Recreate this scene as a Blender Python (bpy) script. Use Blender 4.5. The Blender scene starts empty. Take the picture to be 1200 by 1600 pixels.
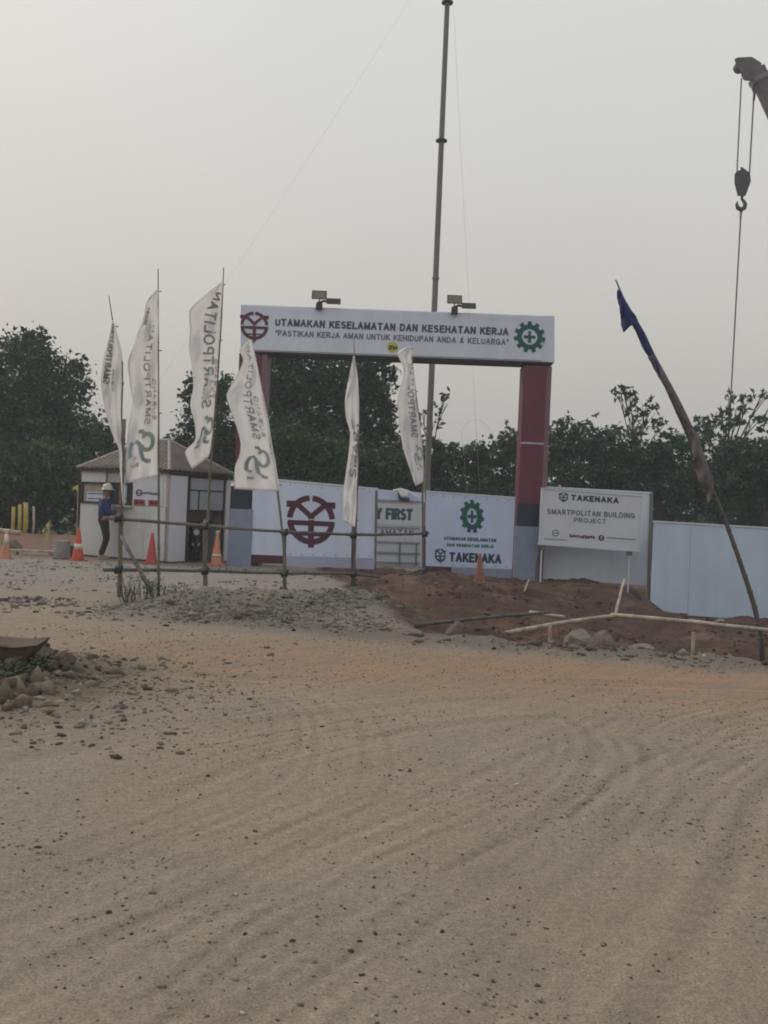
import bpy, bmesh, math, random
import numpy as np
from mathutils import Vector, Matrix

random.seed(7)
rng = np.random.default_rng(7)
C = bpy.context.scene.collection
SC = bpy.context.scene

# ------------------------------------------------------------------ camera
CAMZ = 1.6
ROLL = 0.042
PITCH = math.atan(10 / 1600)
R0 = Vector((1, 0, 0))
U0 = Vector((0, math.sin(PITCH), math.cos(PITCH)))
FW = Vector((0, math.cos(PITCH), -math.sin(PITCH)))
RT = R0 * math.cos(ROLL) + U0 * math.sin(ROLL)
UP = -R0 * math.sin(ROLL) + U0 * math.cos(ROLL)
cam_d = bpy.data.cameras.new('camera')
cam_d.sensor_fit = 'VERTICAL'
cam_d.sensor_height = 24
cam_d.sensor_width = 18
cam_d.lens = 24
cam_d.clip_start = 0.1
cam_d.clip_end = 6000
cam = bpy.data.objects.new('camera', cam_d)
C.objects.link(cam)
M = Matrix((RT, UP, -FW)).transposed().to_4x4()
M.translation = Vector((0, 0, CAMZ))
cam.matrix_world = M
SC.camera = cam

# ------------------------------------------------------------------ world, sun, exposure
SUN_EL, SUN_AZ = math.radians(34), math.radians(-52)      # behind the gate, to the left
w = bpy.data.worlds.new('World')
SC.world = w
w.use_nodes = True
nt = w.node_tree
nt.nodes.clear()
out = nt.nodes.new('ShaderNodeOutputWorld')
bg = nt.nodes.new('ShaderNodeBackground')
sky = nt.nodes.new('ShaderNodeTexSky')
sky.sky_type = 'NISHITA'
sky.sun_disc = False
sky.sun_elevation = SUN_EL
sky.sun_rotation = SUN_AZ
sky.air_density = 2.0
sky.dust_density = 6.0
tc = nt.nodes.new('ShaderNodeTexCoord')
sep = nt.nodes.new('ShaderNodeSeparateXYZ')
nt.links.new(tc.outputs['Generated'], sep.inputs[0])
ramp = nt.nodes.new('ShaderNodeValToRGB')
nt.links.new(sep.outputs['Z'], ramp.inputs[0])
cr = ramp.color_ramp
cr.elements[0].position = 0.0
cr.elements[0].color = (0.455, 0.43, 0.39, 1)
cr.elements[1].position = 1.0
cr.elements[1].color = (0.80, 0.84, 0.92, 1)
for p, c in ((0.08, (0.50, 0.475, 0.438)), (0.2, (0.567, 0.548, 0.515)), (0.34, (0.622, 0.612, 0.59)), (0.47, (0.67, 0.67, 0.655))):
    e = cr.elements.new(p)
    e.color = (*c, 1)
mul = nt.nodes.new('ShaderNodeVectorMath')
mul.operation = 'SCALE'
mul.inputs['Scale'].default_value = 10.0
nt.links.new(ramp.outputs[0], mul.inputs[0])
snz = nt.nodes.new('ShaderNodeTexNoise')
snz.inputs['Scale'].default_value = 2.2
snz.inputs['Detail'].default_value = 4
nt.links.new(tc.outputs['Generated'], snz.inputs['Vector'])
smr = nt.nodes.new('ShaderNodeMapRange')
smr.inputs[1].default_value = 0.25
smr.inputs[2].default_value = 0.75
smr.inputs[3].default_value = 9.3
smr.inputs[4].default_value = 10.05
nt.links.new(snz.outputs['Fac'], smr.inputs[0])
nt.links.new(smr.outputs[0], mul.inputs['Scale'])
mixw = nt.nodes.new('ShaderNodeMix')
mixw.data_type = 'RGBA'
mixw.inputs[0].default_value = 0.9
nt.links.new(sky.outputs[0], mixw.inputs[6])
nt.links.new(mul.outputs[0], mixw.inputs[7])
nt.links.new(mixw.outputs[2], bg.inputs[0])
bg.inputs[1].default_value = 0.1
nt.links.new(bg.outputs[0], out.inputs[0])

sd = bpy.data.lights.new('sun', 'SUN')
sd.energy = 1.3
sd.angle = math.radians(24)
sd.color = (1.0, 0.9, 0.78)
sun = bpy.data.objects.new('sun', sd)
C.objects.link(sun)
sdir = Vector((math.sin(SUN_AZ) * math.cos(SUN_EL), math.cos(SUN_AZ) * math.cos(SUN_EL), math.sin(SUN_EL)))
sun.rotation_euler = sdir.to_track_quat('Z', 'Y').to_euler()
sun.location = (0, 0, 30)

vs = SC.view_settings
vs.view_transform = 'Standard'
vs.look = 'None'
vs.exposure = 0.22
vs.gamma = 1.0
vs.use_curve_mapping = False
SC.render.engine = 'CYCLES'
SC.cycles.use_denoising = True
SC.cycles.filter_width = 1.9
SC.cycles.max_bounces = 6


# ------------------------------------------------------------------ haze
def haze_box():
    me_ = bpy.data.meshes.new('haze')
    x0, y0, z0, x1, y1, z1 = -3100, -500, -2.0, 3100, 4100, 34
    me_.from_pydata([(x0, y0, z0), (x1, y0, z0), (x1, y1, z0), (x0, y1, z0), (x0, y0, z1), (x1, y0, z1), (x1, y1, z1), (x0, y1, z1)], [],
                    [(0, 3, 2, 1), (4, 5, 6, 7), (0, 1, 5, 4), (1, 2, 6, 5), (2, 3, 7, 6), (3, 0, 4, 7)])
    m = bpy.data.materials.new('haze')
    m.use_nodes = True
    n = m.node_tree
    n.nodes.clear()
    o_ = n.nodes.new('ShaderNodeOutputMaterial')
    v_ = n.nodes.new('ShaderNodeVolumePrincipled')
    v_.inputs['Color'].default_value = (0.86, 0.90, 0.95, 1)
    v_.inputs['Density'].default_value = HAZE
    v_.inputs['Anisotropy'].default_value = 0.2
    n.links.new(v_.outputs[0], o_.inputs['Volume'])
    me_.materials.append(m)
    o = bpy.data.objects.new('haze', me_)
    C.objects.link(o)
    o['kind'] = 'stuff'
    o['label'] = 'thin pale haze in the air over the whole site'
    return o


HAZE = 0.0020
SC.cycles.volume_bounces = 0
SC.cycles.volume_max_steps = 64


# ------------------------------------------------------------------ helpers
def P(u, v, D):
    """the place at distance D (metres along +Y) that the photograph shows at u, v"""
    d = FW + RT * ((u - 600) / 1600) + UP * ((800 - v) / 1600)
    return Vector((0, 0, CAMZ)) + d * (D / d.y)


def G(u, v, z=0.0):
    d = FW + RT * ((u - 600) / 1600) + UP * ((800 - v) / 1600)
    return Vector((0, 0, CAMZ)) + d * ((z - CAMZ) / d.z)


def tag(o, label=None, cat=None, group=None, kind=None):
    if label: o['label'] = label
    if cat: o['category'] = cat
    if group: o['group'] = group
    if kind: o['kind'] = kind
    return o


def empty(name, loc=(0, 0, 0), rz=0.0, label=None, cat=None, group=None):
    o = bpy.data.objects.new(name, None)
    C.objects.link(o)
    o.location = loc
    o.rotation_euler = (0, 0, rz)
    o.empty_display_size = 0.2
    return tag(o, label, cat, group)


class MB:
    def __init__(s):
        s.v = []
        s.f = []

    def add(s, vs_, fs_):
        n = len(s.v)
        s.v += [tuple(p) for p in vs_]
        s.f += [tuple(i + n for i in f) for f in fs_]
        return s

    def box(s, a, b):
        x0, y0, z0 = a
        x1, y1, z1 = b
        return s.add([(x0, y0, z0), (x1, y0, z0), (x1, y1, z0), (x0, y1, z0), (x0, y0, z1), (x1, y0, z1), (x1, y1, z1), (x0, y1, z1)],
                     [(0, 3, 2, 1), (4, 5, 6, 7), (0, 1, 5, 4), (1, 2, 6, 5), (2, 3, 7, 6), (3, 0, 4, 7)])

    def prism(s, pts, off):
        """closed outline of 3-D points pushed along the vector off"""
        n = len(pts)
        off = Vector(off)
        a = [Vector(p) for p in pts]
        return s.add([*a, *[p + off for p in a]],
                     [tuple(range(n)), tuple(range(2 * n - 1, n - 1, -1))] + [(i, i + n, (i + 1) % n + n, (i + 1) % n) for i in range(n)])

    def tube(s, pts, r, seg=8, caps=True):
        pts = [Vector(p) for p in pts]
        n = len(pts)
        rs = r if isinstance(r, (list, tuple)) else [r] * n
        vs_, fs_ = [], []
        ref = None
        for i, p in enumerate(pts):
            d = (pts[min(i + 1, n - 1)] - pts[max(i - 1, 0)]).normalized()
            if ref is None:
                ref = d.orthogonal().normalized()
            ref = (ref - d * ref.dot(d)).normalized()
            b = d.cross(ref)
            for k in range(seg):
                t = 2 * math.pi * k / seg
                vs_.append(p + (ref * math.cos(t) + b * math.sin(t)) * rs[i])
        for i in range(n - 1):
            for k in range(seg):
                k2 = (k + 1) % seg
                fs_.append((i * seg + k, i * seg + k2, (i + 1) * seg + k2, (i + 1) * seg + k))
        if caps:
            fs_.append(tuple(range(seg - 1, -1, -1)))
            fs_.append(tuple((n - 1) * seg + k for k in range(seg)))
        return s.add(vs_, fs_)

    def lathe(s, prof, c=(0, 0, 0), seg=20):
        c = Vector(c)
        vs_, fs_ = [], []
        for r, z in prof:
            for k in range(seg):
                t = 2 * math.pi * k / seg
                vs_.append(c + Vector((r * math.cos(t), r * math.sin(t), z)))
        for i in range(len(prof) - 1):
            for k in range(seg):
                k2 = (k + 1) % seg
                fs_.append((i * seg + k, i * seg + k2, (i + 1) * seg + k2, (i + 1) * seg + k))
        fs_.append(tuple(range(seg - 1, -1, -1)))
        fs_.append(tuple((len(prof) - 1) * seg + k for k in range(seg)))
        return s.add(vs_, fs_)

    def build(s, name, mat, parent=None, smooth=False, bevel=0.0):
        me = bpy.data.meshes.new(name)
        me.from_pydata(s.v, [], s.f)
        bm = bmesh.new()
        bm.from_mesh(me)
        bmesh.ops.recalc_face_normals(bm, faces=bm.faces)
        bm.to_mesh(me)
        bm.free()
        me.materials.append(mat)
        if smooth:
            me.polygons.foreach_set('use_smooth', [p.loop_total <= 4 for p in me.polygons])
        o = bpy.data.objects.new(name, me)
        C.objects.link(o)
        if parent:
            o.parent = parent
        if bevel:
            b = o.modifiers.new('bevel', 'BEVEL')
            b.width = bevel
            b.segments = 2
            b.limit_method = 'ANGLE'
        return o


def rebase(o, p):
    """move the origin of a top-level mesh to p (its base) without moving the mesh"""
    p = Vector(p)
    o.data.transform(Matrix.Translation(-p))
    o.location = p
    return o


def mat(name, col, rough=0.7, metal=0.0, var=0.12, scale=6.0, bump=0.0, dirt=None, dirt_amt=0.35, dirt_scale=1.5,
        trans=0.0, bscale=None, streak=False, spec=0.3):
    m = bpy.data.materials.new(name)
    m.use_nodes = True
    n = m.node_tree
    b = n.nodes['Principled BSDF']
    b.inputs['Roughness'].default_value = rough
    b.inputs['Metallic'].default_value = metal
    b.inputs['Specular IOR Level'].default_value = spec
    tcn = n.nodes.new('ShaderNodeTexCoord')
    nz = n.nodes.new('ShaderNodeTexNoise')
    nz.inputs['Scale'].default_value = scale
    nz.inputs['Detail'].default_value = 6
    n.links.new(tcn.outputs['Object'], nz.inputs['Vector'])
    mr = n.nodes.new('ShaderNodeMapRange')
    mr.inputs[1].default_value = 0.3
    mr.inputs[2].default_value = 0.7
    mr.inputs[3].default_value = 1 - var
    mr.inputs[4].default_value = 1 + var
    n.links.new(nz.outputs['Fac'], mr.inputs[0])
    sc_ = n.nodes.new('ShaderNodeVectorMath')
    sc_.operation = 'SCALE'
    sc_.inputs[0].default_value = col
    n.links.new(mr.outputs[0], sc_.inputs['Scale'])
    last = sc_.outputs[0]
    if dirt:
        nd = n.nodes.new('ShaderNodeTexNoise')
        nd.inputs['Scale'].default_value = dirt_scale
        nd.inputs['Detail'].default_value = 8
        nd.inputs['Roughness'].default_value = 0.65
        if streak:
            mp = n.nodes.new('ShaderNodeMapping')
            mp.inputs['Scale'].default_value = (1, 1, 0.12)
            n.links.new(tcn.outputs['Object'], mp.inputs[0])
            n.links.new(mp.outputs[0], nd.inputs['Vector'])
        else:
            n.links.new(tcn.outputs['Object'], nd.inputs['Vector'])
        r2 = n.nodes.new('ShaderNodeMapRange')
        r2.inputs[1].default_value = 0.45
        r2.inputs[2].default_value = 0.75
        r2.inputs[3].default_value = 0
        r2.inputs[4].default_value = dirt_amt
        n.links.new(nd.outputs['Fac'], r2.inputs[0])
        mx = n.nodes.new('ShaderNodeMix')
        mx.data_type = 'RGBA'
        n.links.new(r2.outputs[0], mx.inputs[0])
        n.links.new(last, mx.inputs[6])
        mx.inputs[7].default_value = (*dirt, 1)
        last = mx.outputs[2]
    n.links.new(last, b.inputs['Base Color'])
    if bump:
        nb = n.nodes.new('ShaderNodeTexNoise')
        nb.inputs['Scale'].default_value = bscale or scale * 4
        nb.inputs['Detail'].default_value = 5
        n.links.new(tcn.outputs['Object'], nb.inputs['Vector'])
        bp = n.nodes.new('ShaderNodeBump')
        bp.inputs['Strength'].default_value = 1.0
        bp.inputs['Distance'].default_value = bump
        n.links.new(nb.outputs['Fac'], bp.inputs['Height'])
        n.links.new(bp.outputs[0], b.inputs['Normal'])
    if trans:
        tr = n.nodes.new('ShaderNodeBsdfTranslucent')
        n.links.new(last, tr.inputs['Color'])
        ms = n.nodes.new('ShaderNodeMixShader')
        ms.inputs[0].default_value = trans
        n.links.new(b.outputs[0], ms.inputs[1])
        n.links.new(tr.outputs[0], ms.inputs[2])
        n.links.new(ms.outputs[0], n.nodes['Material Output'].inputs[0])
    return m


def attr_mat(name, attr, rough=0.95, bump=0.0, bscale=30, fine=0.12, trans=0.0, extra_ground=False, fscale=25):
    m = bpy.data.materials.new(name)
    m.use_nodes = True
    n = m.node_tree
    b = n.nodes['Principled BSDF']
    b.inputs['Roughness'].default_value = rough
    b.inputs['Specular IOR Level'].default_value = 0.15
    a = n.nodes.new('ShaderNodeAttribute')
    a.attribute_name = attr
    tcn = n.nodes.new('ShaderNodeTexCoord')
    nz = n.nodes.new('ShaderNodeTexNoise')
    nz.inputs['Scale'].default_value = fscale
    nz.inputs['Detail'].default_value = 8
    nz.inputs['Roughness'].default_value = 0.7
    n.links.new(tcn.outputs['Object'], nz.inputs['Vector'])
    mr = n.nodes.new('ShaderNodeMapRange')
    mr.inputs[1].default_value = 0.3
    mr.inputs[2].default_value = 0.7
    mr.inputs[3].default_value = 1 - fine
    mr.inputs[4].default_value = 1 + fine
    n.links.new(nz.outputs['Fac'], mr.inputs[0])
    sc_ = n.nodes.new('ShaderNodeVectorMath')
    sc_.operation = 'SCALE'
    n.links.new(a.outputs['Color'], sc_.inputs[0])
    n.links.new(mr.outputs[0], sc_.inputs['Scale'])
    last = sc_.outputs[0]
    if extra_ground:
        # grain drawn out along the way the lorries drive
        mp = n.nodes.new('ShaderNodeMapping')
        mp.inputs['Scale'].default_value = (0.3, 7.5, 1)
        rt = n.nodes.new('ShaderNodeMapping')
        rt.inputs['Rotation'].default_value = (0, 0, math.radians(-56))
        n.links.new(tcn.outputs['Object'], rt.inputs[0])
        n.links.new(rt.outputs[0], mp.inputs[0])
        ns = n.nodes.new('ShaderNodeTexNoise')
        ns.inputs['Scale'].default_value = 1.1
        ns.inputs['Detail'].default_value = 7
        ns.inputs['Distortion'].default_value = 0.6
        n.links.new(mp.outputs[0], ns.inputs['Vector'])
        m2 = n.nodes.new('ShaderNodeMapRange')
        m2.inputs[1].default_value = 0.3
        m2.inputs[2].default_value = 0.7
        m2.inputs[3].default_value = 0.92
        m2.inputs[4].default_value = 1.07
        n.links.new(ns.outputs['Fac'], m2.inputs[0])
        s2 = n.nodes.new('ShaderNodeVectorMath')
        s2.operation = 'SCALE'
        n.links.new(last, s2.inputs[0])
        n.links.new(m2.outputs[0], s2.inputs['Scale'])
        last = s2.outputs[0]
        # small dark crumbs
        vo = n.nodes.new('ShaderNodeTexVoronoi')
        vo.inputs['Scale'].default_value = 34
        vo.inputs['Randomness'].default_value = 1
        n.links.new(tcn.outputs['Object'], vo.inputs['Vector'])
        m3 = n.nodes.new('ShaderNodeMapRange')
        m3.inputs[1].default_value = 0.05
        m3.inputs[2].default_value = 0.2
        m3.inputs[3].default_value = 0.7
        m3.inputs[4].default_value = 1.0
        n.links.new(vo.outputs['Distance'], m3.inputs[0])
        s3 = n.nodes.new('ShaderNodeVectorMath')
        s3.operation = 'SCALE'
        n.links.new(last, s3.inputs[0])
        n.links.new(m3.outputs[0], s3.inputs['Scale'])
        last = s3.outputs[0]
        nf = n.nodes.new('ShaderNodeTexNoise')
        nf.inputs['Scale'].default_value = 95
        nf.inputs['Detail'].default_value = 4
        n.links.new(tcn.outputs['Object'], nf.inputs['Vector'])
        m4 = n.nodes.new('ShaderNodeMapRange')
        m4.inputs[1].default_value = 0.35
        m4.inputs[2].default_value = 0.65
        m4.inputs[3].default_value = 0.78
        m4.inputs[4].default_value = 1.2
        n.links.new(nf.outputs['Fac'], m4.inputs[0])
        s4 = n.nodes.new('ShaderNodeVectorMath')
        s4.operation = 'SCALE'
        n.links.new(last, s4.inputs[0])
        n.links.new(m4.outputs[0], s4.inputs['Scale'])
        last = s4.outputs[0]
    n.links.new(last, b.inputs['Base Color'])
    if bump:
        nb = n.nodes.new('ShaderNodeTexNoise')
        nb.inputs['Scale'].default_value = bscale
        nb.inputs['Detail'].default_value = 9
        nb.inputs['Roughness'].default_value = 0.65
        n.links.new(tcn.outputs['Object'], nb.inputs['Vector'])
        bp = n.nodes.new('ShaderNodeBump')
        bp.inputs['Distance'].default_value = bump
        n.links.new(nb.outputs['Fac'], bp.inputs['Height'])
        n.links.new(bp.outputs[0], b.inputs['Normal'])
    if trans:
        tr = n.nodes.new('ShaderNodeBsdfTranslucent')
        n.links.new(last, tr.inputs['Color'])
        ms = n.nodes.new('ShaderNodeMixShader')
        ms.inputs[0].default_value = trans
        n.links.new(b.outputs[0], ms.inputs[1])
        n.links.new(tr.outputs[0], ms.inputs[2])
        n.links.new(ms.outputs[0], n.nodes['Material Output'].inputs[0])
    return m


MUD = (0.20, 0.13, 0.09)
banner = mat('banner_vinyl', (0.63, 0.69, 0.85), 0.5, var=0.05, scale=0.9, dirt=(0.36, 0.37, 0.42), dirt_amt=0.25, streak=True, bump=0.035, bscale=1.3)
banner2 = mat('banner_vinyl_right', (0.53, 0.61, 0.80), 0.5, var=0.04, scale=0.9, dirt=(0.34, 0.37, 0.44), dirt_amt=0.2, streak=True, bump=0.035, bscale=1.3)
arch_white = mat('arch_vinyl', (0.64, 0.68, 0.78), 0.45, var=0.05, scale=0.7, dirt=(0.36, 0.37, 0.4), dirt_amt=0.3, streak=True, bump=0.03, bscale=1.1)
hoard = mat('hoarding_sheet', (0.62, 0.66, 0.72), 0.55, var=0.06, scale=0.8, dirt=(0.36, 0.35, 0.34), dirt_amt=0.3, streak=True)
hoard_blue = mat('hoarding_sheet_blue', (0.53, 0.63, 0.75), 0.55, var=0.06, scale=0.8, dirt=(0.34, 0.38, 0.42), dirt_amt=0.3, streak=True)
sign_white = mat('sign_paint', (0.62, 0.64, 0.70), 0.5, var=0.03, scale=1.0, dirt=(0.45, 0.45, 0.46), dirt_amt=0.2)
frame_white = mat('frame_paint', (0.66, 0.68, 0.72), 0.5, var=0.05, dirt=MUD, dirt_amt=0.15)
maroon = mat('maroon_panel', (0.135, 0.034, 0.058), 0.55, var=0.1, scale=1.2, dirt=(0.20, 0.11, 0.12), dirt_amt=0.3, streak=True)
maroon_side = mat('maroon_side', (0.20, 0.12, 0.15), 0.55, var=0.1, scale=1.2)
navy = mat('navy_panel', (0.030, 0.034, 0.060), 0.55, var=0.12)
paleblue = mat('pale_blue_panel', (0.24, 0.275, 0.37), 0.55, var=0.06, dirt=(0.22, 0.2, 0.22), dirt_amt=0.3, streak=True)
lilac = mat('lilac_strip', (0.40, 0.42, 0.56), 0.55, var=0.06, dirt=(0.25, 0.22, 0.22), dirt_amt=0.3)
beam_ink = mat('beam_ink', (0.06, 0.075, 0.115), 0.6, var=0.1)
beam_ink2 = mat('beam_ink_light', (0.14, 0.155, 0.19), 0.6, var=0.1)
ink_dark = mat('ink_dark', (0.035, 0.045, 0.085), 0.6, var=0.1)
ink_grey = mat('ink_grey', (0.13, 0.14, 0.18), 0.6, var=0.1)
ink_maroon = mat('ink_maroon', (0.085, 0.022, 0.05), 0.6, var=0.1)
ink_maroon2 = mat('ink_maroon_faded', (0.11, 0.04, 0.07), 0.6, var=0.1)
ink_green = mat('ink_green', (0.018, 0.10, 0.088), 0.6, var=0.1)
ink_white = mat('ink_white', (0.62, 0.66, 0.74), 0.6, var=0.03)
ink_red = mat('ink_red', (0.33, 0.06, 0.07), 0.6, var=0.1)
ink_blue = mat('ink_blue', (0.05, 0.08, 0.28), 0.6, var=0.1)
yellow = mat('yellow_vinyl', (0.55, 0.50, 0.06), 0.6, var=0.1)
steel = mat('galvanised_steel', (0.17, 0.165, 0.155), 0.7, 0.0, var=0.04, scale=3)
dark_steel = mat('dark_steel', (0.05, 0.05, 0.055), 0.5, 0.3, var=0.2)
wire_m = mat('wire', (0.42, 0.41, 0.39), 0.6, var=0.05)
rope_m = mat('wire_rope', (0.15, 0.145, 0.14), 0.6, 0.2, var=0.1)
crane_m = mat('crane_paint', (0.10, 0.088, 0.092), 0.55, var=0.25, scale=2, dirt=(0.05, 0.045, 0.045), dirt_amt=0.5)
crane_y = mat('crane_yellow', (0.5, 0.33, 0.05), 0.5, var=0.15)
bamboo_m = mat('bamboo', (0.165, 0.145, 0.112), 0.6, var=0.3, scale=4, dirt=(0.10, 0.085, 0.065), dirt_amt=0.7, dirt_scale=5)
bamboo_old = mat('bamboo_weathered', (0.105, 0.098, 0.088), 0.7, var=0.3, scale=5, dirt=(0.08, 0.07, 0.06), dirt_amt=0.7, dirt_scale=5)
bamboo_pale = mat('bamboo_bleached', (0.42, 0.36, 0.29), 0.7, var=0.25, scale=5, dirt=(0.16, 0.10, 0.07), dirt_amt=0.7, dirt_scale=4)
tie_m = mat('rubber_tie', (0.03, 0.03, 0.03), 0.7, var=0.2)
cloth_w = mat('white_banner_cloth', (0.92, 0.91, 0.91), 0.9, var=0.03, scale=3, dirt=(0.74, 0.71, 0.66), dirt_amt=0.3, trans=0.55)
cloth_t = mat('cloth_print', (0.37, 0.35, 0.37), 0.9, var=0.15, trans=0.35)
cloth_tr = mat('cloth_print_red', (0.45, 0.22, 0.21), 0.9, var=0.15, trans=0.35)
cloth_g = mat('cloth_print_green', (0.42, 0.48, 0.38), 0.9, var=0.12, trans=0.35)
cloth_b = mat('cloth_print_blue', (0.40, 0.45, 0.48), 0.9, var=0.12, trans=0.35)
cloth_navy = mat('blue_flag_cloth', (0.035, 0.045, 0.15), 0.9, var=0.2, trans=0.2)
cloth_faded = mat('faded_flag_cloth', (0.17, 0.14, 0.15), 0.9, var=0.3, scale=8, trans=0.25)
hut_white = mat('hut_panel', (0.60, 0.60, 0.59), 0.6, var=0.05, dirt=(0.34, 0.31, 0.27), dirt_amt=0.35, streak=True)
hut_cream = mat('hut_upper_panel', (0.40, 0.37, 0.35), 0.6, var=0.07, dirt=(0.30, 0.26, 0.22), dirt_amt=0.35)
hut_trim = mat('hut_trim', (0.05, 0.042, 0.035), 0.6, var=0.15)
hut_wood = mat('hut_timber', (0.13, 0.105, 0.085), 0.7, var=0.2)
roof_m = mat('asbestos_sheet', (0.135, 0.112, 0.095), 0.85, var=0.2, scale=3, dirt=(0.10, 0.085, 0.075), dirt_amt=0.6, dirt_scale=2.5, bump=0.01)
roof_cap = mat('ridge_cap', (0.30, 0.285, 0.265), 0.8, var=0.12, dirt=(0.2, 0.17, 0.15), dirt_amt=0.5)
glass_m = mat('glass', (0.36, 0.41, 0.46), 0.12, var=0.08, scale=1.2, spec=0.6)
dark_int = mat('dark_interior', (0.035, 0.038, 0.038), 0.8, var=0.25)
back_m = mat('hut_inner_wall', (0.35, 0.38, 0.41), 0.8, var=0.08)
desk_m = mat('dark_desk', (0.055, 0.052, 0.047), 0.6, var=0.2)
paper_m = mat('paper', (0.60, 0.62, 0.66), 0.8, var=0.04)
paper_tan = mat('paper_tan', (0.36, 0.31, 0.25), 0.8, var=0.1)
cone_r = mat('cone_orange', (0.52, 0.085, 0.05), 0.5, var=0.12, dirt=MUD, dirt_amt=0.4)
cone_p = mat('cone_red_faded', (0.42, 0.065, 0.075), 0.55, var=0.12, dirt=MUD, dirt_amt=0.4)
cone_f = mat('cone_orange_faded', (0.56, 0.21, 0.12), 0.6, var=0.15, dirt=(0.4, 0.3, 0.25), dirt_amt=0.5)
cone_b = mat('cone_brown', (0.28, 0.10, 0.075), 0.6, var=0.2, dirt=MUD, dirt_amt=0.6)
cone_w = mat('cone_band', (0.62, 0.55, 0.42), 0.5, var=0.1, dirt=MUD, dirt_amt=0.3)
concrete = mat('concrete', (0.26, 0.25, 0.235), 0.9, var=0.15, scale=8, dirt=(0.15, 0.12, 0.1), dirt_amt=0.5, bump=0.01)
slab_m = mat('brown_slab', (0.095, 0.066, 0.05), 0.9, var=0.25, scale=8, dirt=(0.09, 0.07, 0.055), dirt_amt=0.5, bump=0.02, bscale=20)
rock_m = mat('rock', (0.185, 0.16, 0.132), 0.95, var=0.25, scale=6, dirt=(0.14, 0.09, 0.07), dirt_amt=0.5, bump=0.02, bscale=25)
rock_red = mat('rock_muddy', (0.165, 0.125, 0.10), 0.95, var=0.25, scale=6, dirt=(0.13, 0.07, 0.05), dirt_amt=0.6, bump=0.02, bscale=25)
post_y = mat('yellow_post', (0.40, 0.30, 0.055), 0.6, var=0.25, dirt=(0.36, 0.33, 0.26), dirt_amt=0.7, dirt_scale=3)
skin_m = mat('skin', (0.22, 0.12, 0.075), 0.6, var=0.05)
jacket_m = mat('navy_jacket', (0.022, 0.028, 0.10), 0.85, var=0.2, scale=9, bump=0.01, bscale=14)
trouser_m = mat('black_trousers', (0.018, 0.018, 0.02), 0.9, var=0.2, scale=9, bump=0.01, bscale=14)
helmet_m = mat('helmet_white', (0.46, 0.45, 0.39), 0.35, var=0.04)
shoe_m = mat('grey_shoe', (0.27, 0.24, 0.21), 0.7, var=0.1)
tyre_m = mat('tyre', (0.02, 0.02, 0.02), 0.85, var=0.2)
bike_m = mat('bike_black', (0.025, 0.027, 0.033), 0.4, var=0.2)
lamp_glass = mat('lamp_glass', (0.5, 0.5, 0.48), 0.2, var=0.05)
flood_m = mat('flood_face', (0.17, 0.155, 0.115), 0.35, var=0.1)
bark = mat('bark', (0.045, 0.04, 0.034), 0.9, var=0.3, scale=6, bump=0.02)
leaf_m = attr_mat('leaf', 'col', rough=0.75, fine=0.15, trans=0.22, fscale=3)


if HAZE:
    haze_box()


# ------------------------------------------------------------------ ground
def vnoise(x, y, seed=0):
    x = np.asarray(x, float)
    y = np.asarray(y, float)
    xi = np.floor(x).astype(np.int64)
    yi = np.floor(y).astype(np.int64)
    xf = x - xi
    yf = y - yi

    def h(a, b):
        n = (a * 374761393 + b * 668265263 + seed * 974711) & 0xFFFFFFFF
        n = ((n ^ (n >> 13)) * 1274126177) & 0xFFFFFFFF
        return ((n ^ (n >> 16)) & 0xFFFF) / 65535.0
    u_ = xf * xf * (3 - 2 * xf)
    v_ = yf * yf * (3 - 2 * yf)
    return (h(xi, yi) * (1 - u_) + h(xi + 1, yi) * u_) * (1 - v_) + (h(xi, yi + 1) * (1 - u_) + h(xi + 1, yi + 1) * u_) * v_


def fbm(x, y, oct_=4, seed=0):
    s_ = 0
    a = 0.5
    t = 0
    for i in range(oct_):
        s_ = s_ + a * vnoise(x * 2 ** i, y * 2 ** i, seed + i * 17)
        t += a
        a *= 0.55
    return s_ / t - 0.5


def sm(a, b, x):
    t = np.clip((np.asarray(x, float) - a) / (b - a), 0, 1)
    return t * t * (3 - 2 * t)


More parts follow.
